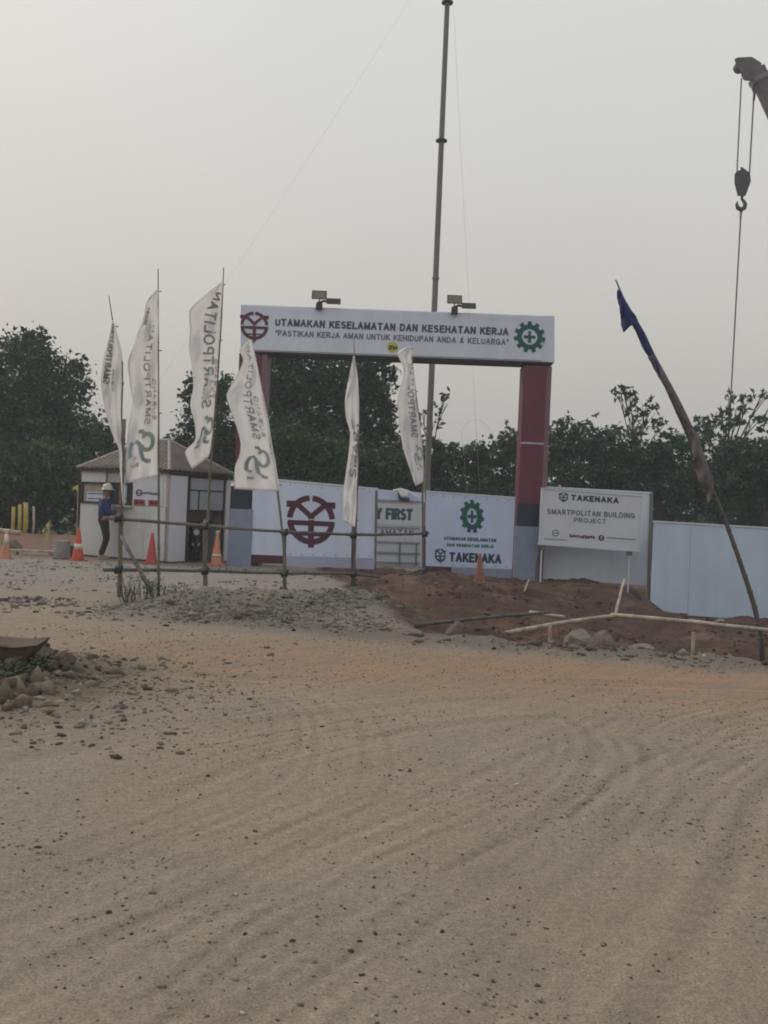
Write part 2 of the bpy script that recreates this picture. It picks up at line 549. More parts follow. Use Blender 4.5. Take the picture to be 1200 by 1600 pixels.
TRACKS = []
for px, wd, dp in (
    ([(-60, 1560), (180, 1455), (420, 1345), (600, 1372 - 100), (780, 1190), (905, 1150), (960, 1120)], 0.10, 0.010),
    ([(300, 1620), (600, 1372), (700, 1320), (790, 1282), (880, 1240), (918, 1200), (922, 1150), (880, 1120)], 0.09, 0.014),
    ([(-60, 1470), (200, 1370), (380, 1290), (500, 1230), (528, 1170), (515, 1115), (470, 1085)], 0.09, 0.012),
    ([(820, 1640), (930, 1500), (1010, 1400), (1030, 1300), (1090, 1220), (1200, 1180), (1330, 1160)], 0.10, 0.014),
    ([(960, 1640), (1060, 1480), (1120, 1360), (1180, 1240), (1260, 1180)], 0.12, 0.012),
    ([(60, 1640), (330, 1500), (560, 1400), (800, 1300), (960, 1210), (1100, 1130), (1250, 1100)], 0.12, 0.010),
    ([(560, 1640), (760, 1480), (930, 1330), (1010, 1240), (1010, 1180), (975, 1150)], 0.09, 0.014),
    ([(-60, 1340), (200, 1260), (420, 1180), (700, 1130), (900, 1120), (1250, 1150)], 0.14, 0.008),
    ([(-60, 1190), (260, 1150), (600, 1100), (900, 1085), (1250, 1095)], 0.16, 0.008),
    ([(-60, 1010), (260, 1050), (600, 1060), (900, 1065), (1250, 1075)], 0.25, 0.012),
):
    pts = [G(*p) for p in px]
    # smooth the path
    sm_pts = []
    for i in range(len(pts) - 1):
        p0, p1, p2, p3 = pts[max(i - 1, 0)], pts[i], pts[i + 1], pts[min(i + 2, len(pts) - 1)]
        for k in range(8):
            t = k / 8
            sm_pts.append(0.5 * ((2 * p1) + (p2 - p0) * t + (2 * p0 - 5 * p1 + 4 * p2 - p3) * t * t + (3 * p1 - p0 - 3 * p2 + p3) * t ** 3))
    TRACKS.append((np.array([(p.x, p.y) for p in sm_pts]), wd, dp))


EXTRA = []
for pts_, wd_, dp_ in TRACKS:
    dd_ = np.gradient(pts_, axis=0)
    nn_ = np.stack([-dd_[:, 1], dd_[:, 0]], 1)
    nn_ /= np.linalg.norm(nn_, axis=1, keepdims=True) + 1e-9
    for off_ in (-0.34, -0.17, 0.15, 0.27, 0.46):
        EXTRA.append((pts_ + nn_ * off_, 0.05, dp_ * 0.6))
TRACKS += EXTRA


def track_field(x, y):
    h = np.zeros_like(x)
    lite = np.zeros_like(x)
    shp = x.shape
    for pts, wd, dp in TRACKS:
        m = (x > pts[:, 0].min() - 1) & (x < pts[:, 0].max() + 1) & (y > pts[:, 1].min() - 1) & (y < pts[:, 1].max() + 1)
        if not m.any():
            continue
        xm, ym = x[m], y[m]
        best = np.full(xm.shape, 9.0)
        along = np.zeros(xm.shape)
        acc = 0
        for i in range(len(pts) - 1):
            a, b = pts[i], pts[i + 1]
            ab = b - a
            L2 = max((ab ** 2).sum(), 1e-9)
            t = np.clip(((xm - a[0]) * ab[0] + (ym - a[1]) * ab[1]) / L2, 0, 1)
            d = np.hypot(xm - a[0] - t * ab[0], ym - a[1] - t * ab[1])
            nb = d < best
            best[nb] = d[nb]
            along[nb] = (acc + t * math.sqrt(L2))[nb]
            acc += math.sqrt(L2)
        wd = wd * 0.6
        g = np.exp(-(best / wd) ** 2)
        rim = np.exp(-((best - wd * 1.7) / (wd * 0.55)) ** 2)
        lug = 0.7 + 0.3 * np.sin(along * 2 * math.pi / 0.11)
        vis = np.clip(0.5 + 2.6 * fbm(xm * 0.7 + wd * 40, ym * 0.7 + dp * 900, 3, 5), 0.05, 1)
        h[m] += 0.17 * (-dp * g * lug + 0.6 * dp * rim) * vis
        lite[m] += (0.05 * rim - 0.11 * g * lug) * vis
    return h, lite


def pit_mask(x, y):
    xb = 0.17 - (y - 13.7) * 0.19 + 0.5 * fbm(x * 1.1, y * 1.1, 3, 41)
    yn = 12.75 - 0.33 * x + 0.7 * fbm(x * 0.9, y * 0.9, 3, 42)
    return sm(0, 0.9, x - xb) * sm(0, 1.1, y - yn) * (1 - sm(25.2, 26.5, y) * (1 - sm(6.3, 6.9, x)) - sm(26, 28, y) * sm(6.3, 6.9, x))


def gz(x, y, fine=True):
    x = np.atleast_1d(np.asarray(x, float))
    y = np.atleast_1d(np.asarray(y, float))
    z = 0.05 * fbm(x * 0.25, y * 0.25, 3, 1) * sm(3, 8, y) + 0.012 * fbm(x * 1.3, y * 1.3, 3, 2)
    near = 1 - sm(26, 32, y)
    pm = pit_mask(x, y)
    depth = 0.16 + 0.36 * sm(1.0, 5.5, x)
    rise = 1 - sm(16.5, 22.5, y) * (1 - sm(5.0, 6.6, x)) * 0.93
    z = z - pm * (depth + 0.16 * sm(5.9, 6.8, x) * sm(18, 22, y)) * rise
    z = z + 0.22 * np.exp(-((x - 1.0) / 1.7) ** 2 - ((y - 20.6) / 1.9) ** 2) * sm(-0.9, 0.2, x)
    z = z + pm * (0.34 * fbm(x * 1.4, y * 1.4, 4, 3) + 0.09 * fbm(x * 6, y * 6, 3, 4)) * near
    # gravel bank in front of the bamboo rail
    gb = np.exp(-((y - 15.9 - 0.35 * (x + 1.5)) / 1.25) ** 2) * sm(-3.9, -2.6, x) * (1 - sm(0.0, 0.9, x))
    z = z + 0.19 * gb + gb * (0.26 * fbm(x * 2.5, y * 2.5, 4, 6) + 0.13 * fbm(x * 9, y * 9, 2, 16))
    # bank of spoil along the far side of the road, right half
    rb = np.exp(-((y - 12.75 + 0.33 * x) / 0.4) ** 2) * sm(0.0, 1.0, x)
    z = z + rb * (0.05 + 0.18 * fbm(x * 3, y * 3, 3, 8))
    # heap on the left
    hp = np.exp(-((x + 3.15) / 0.62) ** 2 - ((y - 8.75) / 0.85) ** 2)
    z = z + hp * (0.21 + 0.34 * fbm(x * 4, y * 4, 5, 9) + 0.10 * fbm(x * 13, y * 13, 2, 19))
    hp2 = np.exp(-((x + 2.6) / 0.9) ** 2 - ((y - 8.0) / 0.9) ** 2)
    z = z + hp2 * 0.10 * (fbm(x * 6, y * 6, 3, 10) + 0.1)
    # red bank far left
    lb = np.exp(-((y - 29.5) / 1.6) ** 2) * (1 - sm(-8.6, -7.6, x))
    z = z + 0.34 * lb + lb * 0.2 * fbm(x * 2, y * 2, 3, 12)
    z = z + 0.35 * sm(31, 34, y) * fbm(x * 0.3, y * 0.3, 3, 13)
    if fine:
        rd = 1 - sm(12.0, 13.0, y)
        ht, _ = track_field(x, y)
        z = z + ht * rd + 0.007 * fbm(x * 7, y * 7, 4, 14) * rd + 0.004 * fbm(x * 22, y * 22, 2, 15) * rd
    return z


def gz1(x, y):
    return float(gz(x, y, False)[0])


def seg_lin(*parts):
    a = []
    for lo, hi, st in parts:
        n = max(1, round((hi - lo) / st))
        a += list(np.linspace(lo, hi, n, endpoint=False))
    a.append(parts[-1][1])
    return np.array(a)


xs = seg_lin((-3000, -400, 400), (-400, -60, 60), (-60, -20, 5), (-20, -9, 0.8), (-9, -4.5, 0.16), (-4.5, 4.5, 0.036), (4.5, 6, 0.07), (6, 10, 0.14), (10, 20, 0.8), (20, 60, 5), (60, 400, 60), (400, 3000, 400))
ys = seg_lin((-400, -40, 60), (-40, 0, 5), (0, 2.4, 0.4), (2.4, 8.5, 0.032), (8.5, 18, 0.065), (18, 31, 0.14), (31, 60, 2), (60, 400, 50), (400, 4000, 400))
XX, YY = np.meshgrid(xs, ys)
ZZ = np.zeros_like(XX)
loc = (np.abs(XX) < 70) & (YY < 90) & (YY > -45)
ZZ[loc] = gz(XX[loc], YY[loc])
nx_, ny_ = len(xs), len(ys)
me = bpy.data.meshes.new('ground')
co = np.stack([XX, YY, ZZ], -1).reshape(-1, 3)
me.vertices.add(len(co))
me.vertices.foreach_set('co', co.ravel())
idx = np.arange(nx_ * ny_).reshape(ny_, nx_)
q = np.stack([idx[:-1, :-1], idx[:-1, 1:], idx[1:, 1:], idx[1:, :-1]], -1).reshape(-1, 4)
me.loops.add(q.size)
me.loops.foreach_set('vertex_index', q.ravel())
me.polygons.add(len(q))
me.polygons.foreach_set('loop_start', np.arange(0, q.size, 4))
me.polygons.foreach_set('loop_total', np.full(len(q), 4))
me.polygons.foreach_set('use_smooth', np.ones(len(q), bool))
me.update()
X, Y = co[:, 0], co[:, 1]


def lerp(a, b, t):
    return a + (np.array(b) - a) * t[:, None]


col = np.tile(np.array([0.235, 0.198, 0.153]), (len(co), 1))
n1 = fbm(X * 0.5, Y * 0.5, 4, 21)
n2 = fbm(X * 2.2, Y * 2.2, 4, 22)
n3 = fbm(X * 0.9 + Y * 0.3, Y * 0.25 - X * 0.1, 3, 23)
col = lerp(col, (0.252, 0.204, 0.154), sm(-0.1, 0.25, n1 + 0.5 * n3))
# warm worn lane along the far side of the road
lane = np.exp(-((Y - (10.4 - 0.10 * X) - 0.8 * n1) / 1.7) ** 2)
col = lerp(col, (0.262, 0.165, 0.102), np.clip(lane * (0.75 + 1.2 * n2), 0, 0.9) * (0.45 + 0.55 * sm(-4, 1, X)))
# yard behind
yard = sm(16.0, 18.5, Y + 1.5 * n1)
col = lerp(col, (0.232, 0.208, 0.178), yard)
col = lerp(col, (0.18, 0.125, 0.10), sm(23.6, 24.6, Y + 1.2 * n2) * (1 - sm(-4.2, -3.5, X)) * 0.8)
# grey crushed stone
gbm = np.exp(-((Y - 15.6 - 0.35 * (X + 1.5)) / 1.9) ** 2) * sm(-4.6, -3.0, X + n2) * (1 - sm(0.3, 1.0, X))
col = lerp(col, (0.165, 0.150, 0.126), np.clip(gbm * 1.2, 0, 1) * (0.75 + 0.5 * n2))
edge = 1.25 * np.exp(-((Y - (12.75 - 0.33 * X) + 1.0 * n2) / 0.6) ** 2) * sm(-4.5, -2, X)
col = lerp(col, (0.145, 0.127, 0.105), np.clip(edge, 0, 0.9))
pm = pit_mask(X, Y)
redc = lerp(np.tile(np.array([0.072, 0.043, 0.033]), (len(co), 1)), (0.115, 0.067, 0.049), sm(-0.15, 0.2, n2 + 0.6 * n1))
redc = lerp(redc, (0.15, 0.115, 0.098), sm(0.2, 0.34, fbm(X * 1.6, Y * 1.6, 4, 27)) * 0.6)
col = col + (redc - col) * sm(0.15, 0.6, pm)[:, None]
lb = np.exp(-((Y - 29.5) / 2.2) ** 2) * (1 - sm(-8.2, -7.2, X))
col = lerp(col, (0.18, 0.105, 0.078), np.clip(lb * 1.3, 0, 1))
hpm = np.exp(-((X + 3.0) / 0.95) ** 2 - ((Y - 8.5) / 1.3) ** 2)
col = lerp(col, (0.090, 0.078, 0.052), np.clip(hpm * 1.2, 0, 0.9))
col = lerp(col, (0.062, 0.075, 0.034), np.clip(np.exp(-((X + 3.45) / 0.5) ** 2 - ((Y - 8.3) / 0.6) ** 2) * (0.5 + 2 * n2), 0, 0.8))
col = lerp(col, (0.09, 0.10, 0.055), sm(31, 33, Y))
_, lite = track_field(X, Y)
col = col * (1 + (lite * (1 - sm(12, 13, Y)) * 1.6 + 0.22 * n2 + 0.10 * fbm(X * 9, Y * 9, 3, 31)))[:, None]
col = np.clip(col, 0.01, 0.9)
ca = me.color_attributes.new('col', 'FLOAT_COLOR', 'POINT')
ca.data.foreach_set('color', np.concatenate([col, np.ones((len(co), 1))], 1).ravel())
me.materials.append(attr_mat('earth', 'col', bump=0.012, bscale=30, fine=0.2, extra_ground=True, fscale=22))
ground = bpy.data.objects.new('ground', me)
C.objects.link(ground)
tag(ground, kind='structure')


# ------------------------------------------------------------------ stones and pebbles
ICO = bmesh.new()
bmesh.ops.create_icosphere(ICO, subdivisions=1, radius=1)
ICO_V = np.array([v.co[:] for v in ICO.verts])
ICO_F = np.array([[v.index for v in f.verts] for f in ICO.faces])
ICO.free()


def raw_mesh(name, V, F, material, cols=None, smooth=False):
    me_ = bpy.data.meshes.new(name)
    me_.vertices.add(len(V))
    me_.vertices.foreach_set('co', np.ascontiguousarray(V, np.float64).ravel())
    k = F.shape[1]
    me_.loops.add(F.size)
    me_.loops.foreach_set('vertex_index', F.ravel().astype(np.int32))
    me_.polygons.add(len(F))
    me_.polygons.foreach_set('loop_start', np.arange(0, F.size, k))
    me_.polygons.foreach_set('loop_total', np.full(len(F), k))
    if smooth:
        me_.polygons.foreach_set('use_smooth', np.ones(len(F), bool))
    me_.update()
    if cols is not None:
        a = me_.color_attributes.new('col', 'FLOAT_COLOR', 'POINT')
        a.data.foreach_set('color', np.concatenate([cols, np.ones((len(cols), 1))], 1).ravel())
    me_.materials.append(material)
    return me_


pebble_m = attr_mat('pebble', 'col', bump=0.004, bscale=60, fine=0.2, fscale=30)


def stones(name, xy, sizes, cols, flat=0.6, sink=0.42):
    n = len(xy)
    zz = gz(xy[:, 0], xy[:, 1], False)
    base = ICO_V[None] * (1 + 0.32 * rng.standard_normal((n, len(ICO_V), 1)).clip(-1.2, 1.2))
    scl = np.stack([sizes * rng.uniform(0.8, 1.5, n), sizes * rng.uniform(0.6, 1.0, n), sizes * rng.uniform(0.35, 0.85, n) * flat / 0.6], 1)
    base = base * scl[:, None, :]
    a = rng.uniform(0, 2 * math.pi, n)
    ca_, sa_ = np.cos(a), np.sin(a)
    x_ = base[..., 0] * ca_[:, None] - base[..., 1] * sa_[:, None]
    y_ = base[..., 0] * sa_[:, None] + base[..., 1] * ca_[:, None]
    V = np.stack([x_ + xy[:, 0:1], y_ + xy[:, 1:2], base[..., 2] + (zz + scl[:, 2] * (1 - 2 * sink) * 0.6)[:, None]], -1).reshape(-1, 3)
    F = (ICO_F[None] + (np.arange(n) * len(ICO_V))[:, None, None]).reshape(-1, 3)
    cc = np.repeat(cols, len(ICO_V), 0)
    o = bpy.data.objects.new(name, raw_mesh(name, V, F, pebble_m, cc))
    C.objects.link(o)
    tag(o, kind='stuff')
    return o


def scatter(n, x0, x1, y0, y1, prob=None, bias=1.0):
    outp = []
    while sum(len(a) for a in outp) < n:
        x_ = rng.uniform(x0, x1, n)
        y_ = y0 + (y1 - y0) * rng.uniform(0, 1, n) ** bias
        keep = np.ones(n, bool) if prob is None else rng.uniform(0, 1, n) < prob(x_, y_)
        outp.append(np.stack([x_[keep], y_[keep]], 1))
    return np.concatenate(outp)[:n]


def pick(n, cs, jit=0.25):
    cs = np.array(cs)
    c_ = cs[rng.integers(0, len(cs), n)]
    return np.clip(c_ * (1 + jit * rng.standard_normal((n, 1))), 0.01, 0.8)


pr = lambda x, y: np.clip(0.5 + 2.2 * fbm(x * 0.9, y * 0.9, 3, 51), 0.03, 1)
n = 26000
xy = scatter(n, -5, 5.5, 2.3, 12.5, pr, 1.2)
tag(stones('pebbles', xy, np.clip(rng.lognormal(math.log(0.0046), 0.45, n), 0.0025, 0.015), pick(n, [(0.075, 0.06, 0.047), (0.12, 0.098, 0.075), (0.22, 0.187, 0.145), (0.155, 0.128, 0.098), (0.26, 0.225, 0.18)])),  # darker tones put the stones' own shading into their colour
    'small pebbles and crumbs, darkened to carry shading, strewn over the dirt road', 'pebbles')
n = 3000
xy = scatter(n, -5, -0.9, 6.2, 12.2, lambda x, y: np.clip(np.exp(-((x + 3.2) / 1.5) ** 2 - ((y - 8.2) / 1.6) ** 2) * 1.4 + 0.04, 0, 1))
tag(stones('rubble', xy, np.clip(rng.lognormal(math.log(0.011), 0.6, n), 0.004, 0.05), pick(n, [(0.19, 0.165, 0.13), (0.14, 0.118, 0.09), (0.22, 0.195, 0.16), (0.10, 0.078, 0.058)])),
    'broken lumps of earth and stone spread round the heap at the left road edge', 'rubble')
n = 7000
xy = scatter(n, -4.6, 1.0, 13.0, 18.2, lambda x, y: np.clip(np.exp(-((y - 15.3 - 0.35 * (x + 1.5)) / 1.6) ** 2) * sm(-4.4, -3.0, x) * (1 - sm(0.0, 0.8, x)) * (0.6 + 2.5 * fbm(x * 1.5, y * 1.5, 3, 52)), 0, 1))
tag(stones('gravel', xy, np.clip(rng.lognormal(math.log(0.011), 0.6, n), 0.005, 0.055), pick(n, [(0.15, 0.138, 0.116), (0.12, 0.11, 0.092), (0.19, 0.175, 0.148), (0.155, 0.138, 0.112)], 0.22)),
    'grey crushed stone banked in front of the bamboo rail', 'gravel')
n = 3000
xy = scatter(n, -5.5, 8.0, 10.5, 15.5, lambda x, y: np.clip(np.exp(-((y - (13.1 - 0.33 * x)) / 0.65) ** 2) * (0.45 + 2.5 * fbm(x * 1.2, y * 1.2, 3, 53)), 0, 1))
tag(stones('road_edge_stones', xy, np.clip(rng.lognormal(math.log(0.016), 0.6, n), 0.006, 0.08), pick(n, [(0.15, 0.13, 0.108), (0.115, 0.094, 0.076), (0.19, 0.168, 0.143), (0.10, 0.066, 0.052)], 0.25)),
    'loose pale stones along the far edge of the dirt road', 'stones')
n = 2600
xy = scatter(n, -0.6, 9.5, 12.3, 24.5, lambda x, y: pit_mask(x, y) * np.clip(0.25 + 2 * fbm(x, y, 3, 54), 0, 1))
tag(stones('soil_clods', xy, np.clip(rng.lognormal(math.log(0.02), 0.55, n), 0.008, 0.09), pick(n, [(0.085, 0.045, 0.034), (0.07, 0.037, 0.028), (0.095, 0.056, 0.043), (0.13, 0.105, 0.09)], 0.25)),
    'red clods of earth lying in the dug ground before the hoardings', 'soil clods')
n = 2200
xy = scatter(n, -11, -0.5, 16.5, 24.5, lambda x, y: np.clip(0.2 + 2.5 * fbm(x * 0.8, y * 0.8, 3, 55), 0, 1))
tag(stones('yard_stones', xy, np.clip(rng.lognormal(math.log(0.017), 0.5, n), 0.007, 0.06), pick(n, [(0.18, 0.16, 0.135), (0.12, 0.105, 0.09), (0.22, 0.20, 0.175)], 0.2)),
    'small stones scattered over the pale yard by the guard hut', 'stones')


def rock(u, v, size, label, m=rock_m, shape=(1.2, 0.9, 0.7), seed=0, D=None, group=None, lift=0.45):
    p = G(u, v)
    if D:
        p = P(u, v, D)
    rs = random.Random(seed)
    bm = bmesh.new()
    bmesh.ops.create_icosphere(bm, subdivisions=3, radius=1)
    pl = [(Vector((rs.uniform(-1, 1), rs.uniform(-1, 1), rs.uniform(-0.6, 1))).normalized(), rs.uniform(0.55, 0.85)) for _ in range(9)]
    for vt in bm.verts:
        for nrm, dd in pl:
            k = vt.co.dot(nrm) - dd
            if k > 0:
                vt.co -= nrm * k
        vt.co += vt.co.normalized() * (rs.uniform(-0.03, 0.03) + 0.16 * float(fbm(vt.co.x * 2.3 + seed, vt.co.y * 2.3 + vt.co.z * 3.1, 3, seed)))
        vt.co.x *= shape[0]
        vt.co.y *= shape[1]
        vt.co.z *= shape[2]
        vt.co *= size
    me_ = bpy.data.meshes.new('rock')
    bm.to_mesh(me_)
    bm.free()
    me_.materials.append(m)
    o = bpy.data.objects.new('rock', me_)
    C.objects.link(o)
    o.location = (p.x, p.y, gz1(p.x, p.y) + size * shape[2] * lift)
    o.rotation_euler = (rs.uniform(-0.2, 0.2), rs.uniform(-0.2, 0.2), rs.uniform(0, 6))
    tag(o, label, 'rock', group)
    return o


n = 420
xy = np.stack([rng.normal(-3.2, 0.42, n), rng.normal(8.35, 0.5, n)], 1)
tag(stones('heap_clods', xy, np.clip(rng.lognormal(math.log(0.032), 0.5, n), 0.012, 0.085), pick(n, [(0.12, 0.098, 0.066), (0.085, 0.073, 0.045), (0.16, 0.135, 0.10), (0.13, 0.10, 0.07)], 0.2), flat=0.95),
    'lumpy olive brown clods piled on the left heap', 'clods')
rock(712, 980, 0.16, 'rounded grey brown stone standing upright beside the left end of the lying bamboo', rock_red, (0.9, 0.8, 1.0), 3, group='rocks by the dug pit')
rock(945, 1010, 0.26, 'largest squared boulder at the road edge under the bamboo pole', rock_red, (1.3, 0.8, 0.9), 5, group='rocks by the dug pit')
rock(903, 1015, 0.22, 'low tan boulder just left of the largest squared boulder', rock_m, (1.4, 0.8, 0.7), 6, group='rocks by the dug pit')
rock(1000, 1020, 0.20, 'flat pale slab-like rock right of the largest boulder', rock_m, (1.7, 0.8, 0.5), 8, group='rocks by the dug pit')
rock(1030, 1018, 0.065, 'small whitish stone at the right end of the rock row', concrete, (1, 0.9, 0.9), 9, group='rocks by the dug pit')
rock(790, 992, 0.10, 'small flat stone half buried under the near bamboo pole', rock_m, (1.6, 0.9, 0.5), 10, group='rocks by the dug pit')
rock(1082, 950, 0.19, 'grey boulder leaning at the foot of the blue hoarding', rock_m, (1.2, 0.8, 0.7), 12, D=22.6, group='rocks by the dug pit')
rock(1125, 958, 0.10, 'little pale lump lying against the blue hoarding foot', concrete, (1.3, 0.8, 0.6), 14, D=22.6, group='rocks by the dug pit')
rock(648, 993, 0.13, 'small flat stone at the road edge left of the upright stone', rock_m, (1.6, 0.9, 0.45), 15, group='rocks by the dug pit')
rock(14, 1062, 0.09, 'grey lump of rubble under the tilted brown slab', rock_m, (1.2, 0.9, 0.7), 21, group='rubble lumps in the left heap')
rock(100, 1066, 0.10, 'dark brown clod at the right end of the heap', slab_m, (1.2, 0.9, 0.9), 22, group='rubble lumps in the left heap')
rock(62, 1090, 0.07, 'tan clod at the foot of the left heap', rock_m, (1.3, 0.9, 0.7), 23, group='rubble lumps in the left heap')
rock(30, 1108, 0.055, 'small brown clod nearest the camera in front of the heap', rock_red, (1.2, 0.9, 0.7), 24, group='rubble lumps in the left heap')
rock(140, 1078, 0.05, 'small loose clod right of the dark brown clod', rock_red, (1.2, 0.9, 0.8), 25, group='rubble lumps in the left heap')

# tilted slab on the heap
sl = MB()
c0 = P(24, 1016, 8.55)
sl.prism([c0 + Vector(q_) for q_ in ((-0.5, -0.12, 0.045), (-0.2, -0.14, 0.06), (0.05, -0.15, 0.05), (0.215, -0.1, 0.065), (0.17, -0.08, 0.01), (0.09, -0.1, -0.09), (-0.03, -0.1, -0.075), (-0.2, -0.12, -0.05), (-0.5, -0.1, -0.07))], (0.02, 0.3, 0.035))
o = sl.build('broken_slab', slab_m, bevel=0.012)
rebase(o, c0)
tag(o, 'broken brown slab resting tilted on the left heap', 'slab')


# ------------------------------------------------------------------ flat print: strokes, letters, emblems
def _arc(cx, cy, rx, ry, a0, a1, k=10):
    return [(cx + rx * math.cos(math.radians(a0 + (a1 - a0) * i / k)), cy + ry * math.sin(math.radians(a0 + (a1 - a0) * i / k))) for i in range(k + 1)]


GLYPH = {
    'A': (0.74, [[(0, 0), (0.37, 1)], [(0.37, 1), (0.74, 0)], [(0.13, 0.33), (0.61, 0.33)]]),
    'B': (0.64, [[(0, 0), (0, 1)], [(0, 1), (0.3, 1)] + _arc(0.34, 0.77, 0.24, 0.23, 90, -90) + [(0, 0.54)], [(0, 0.54), (0.3, 0.54)] + _arc(0.36, 0.27, 0.28, 0.27, 90, -90) + [(0, 0)]]),
    'C': (0.72, [_arc(0.40, 0.5, 0.40, 0.5, 42, 318, 16)]),
    'D': (0.68, [[(0, 0), (0, 1)], [(0, 1), (0.25, 1)] + _arc(0.28, 0.5, 0.40, 0.5, 90, -90) + [(0, 0)]]),
    'E': (0.58, [[(0, 0), (0, 1)], [(0, 1), (0.58, 1)], [(0, 0.53), (0.53, 0.53)], [(0, 0), (0.58, 0)]]),
    'F': (0.55, [[(0, 0), (0, 1)], [(0, 1), (0.55, 1)], [(0, 0.5), (0.48, 0.5)]]),
    'G': (0.76, [_arc(0.40, 0.5, 0.40, 0.5, 42, 335, 16), [(0.44, 0.45), (0.76, 0.45)], [(0.76, 0.45), (0.76, 0.06)]]),
    'H': (0.66, [[(0, 0), (0, 1)], [(0.66, 0), (0.66, 1)], [(0, 0.53), (0.66, 0.53)]]),
    'I': (0.06, [[(0.03, 0), (0.03, 1)]]),
    'J': (0.48, [[(0.48, 1), (0.48, 0.4)] + _arc(0.24, 0.26, 0.24, 0.26, 0, -180) + [(0, 0.32)]]),
    'K': (0.66, [[(0, 0), (0, 1)], [(0.64, 1), (0.02, 0.36)], [(0.24, 0.6), (0.68, 0)]]),
    'L': (0.52, [[(0, 1), (0, 0)], [(0, 0), (0.52, 0)]]),
    'M': (0.80, [[(0, 0), (0, 1)], [(0.80, 0), (0.80, 1)], [(0.02, 1), (0.40, 0.08)], [(0.40, 0.08), (0.78, 1)]]),
    'N': (0.66, [[(0, 0), (0, 1)], [(0.66, 0), (0.66, 1)], [(0.02, 1), (0.64, 0)]]),
    'O': (0.82, [_arc(0.41, 0.5, 0.41, 0.5, 0, 360, 22)]),
    'P': (0.60, [[(0, 0), (0, 1)], [(0, 1), (0.3, 1)] + _arc(0.33, 0.73, 0.27, 0.27, 90, -90) + [(0, 0.46)]]),
    'R': (0.66, [[(0, 0), (0, 1)], [(0, 1), (0.33, 1)] + _arc(0.36, 0.75, 0.26, 0.25, 90, -90) + [(0, 0.5)], [(0.34, 0.5), (0.66, 0)]]),
    'S': (0.64, [_arc(0.32, 0.75, 0.28, 0.25, 25, 250, 10) + _arc(0.32, 0.26, 0.31, 0.26, 75, -160, 12)]),
    'T': (0.68, [[(0, 1), (0.68, 1)], [(0.34, 0), (0.34, 1)]]),
    'U': (0.64, [[(0, 1), (0, 0.4)] + _arc(0.32, 0.33, 0.32, 0.33, 180, 360) + [(0.64, 0.4), (0.64, 1)]]),
    'Y': (0.70, [[(0, 1), (0.35, 0.45)], [(0.70, 1), (0.35, 0.45)], [(0.35, 0.47), (0.35, 0)]]),
    'Z': (0.62, [[(0.02, 1), (0.62, 1)], [(0.60, 1), (0.02, 0)], [(0, 0), (0.62, 0)]]),
    '&': (0.74, [[(0.72, 0), (0.18, 0.72)] + _arc(0.33, 0.80, 0.17, 0.20, 200, -60, 8) + [(0.12, 0.42)] + _arc(0.30, 0.24, 0.27, 0.24, 140, 290, 8) + [(0.62, 0.42)]]),
    '"': (0.20, [[(0.03, 1), (0.03, 0.72)], [(0.20, 1), (0.20, 0.72)]]),
    ' ': (0.22, []),
}


def lay_text(body, width, height, th):
    """stroked letters in a box width x height: list of (letter index, level, polyline), th as a share of the height"""
    gap = 0.22 + th * 0.9
    adv = [GLYPH[c][0] for c in body]
    tot = sum(adv) + gap * (len(body) - 1) + th
    kx = width / tot
    t_ = th * height
    x_ = th / 2
    res = []
    for c, a_ in zip(body, adv):
        lv = 0
        for pl in GLYPH[c][1]:
            res.append((lv, [((x_ + px_) * kx, t_ / 2 + py_ * (height - t_)) for px_, py_ in pl]))
            lv += 1
        x_ += a_ + gap
    return res, t_


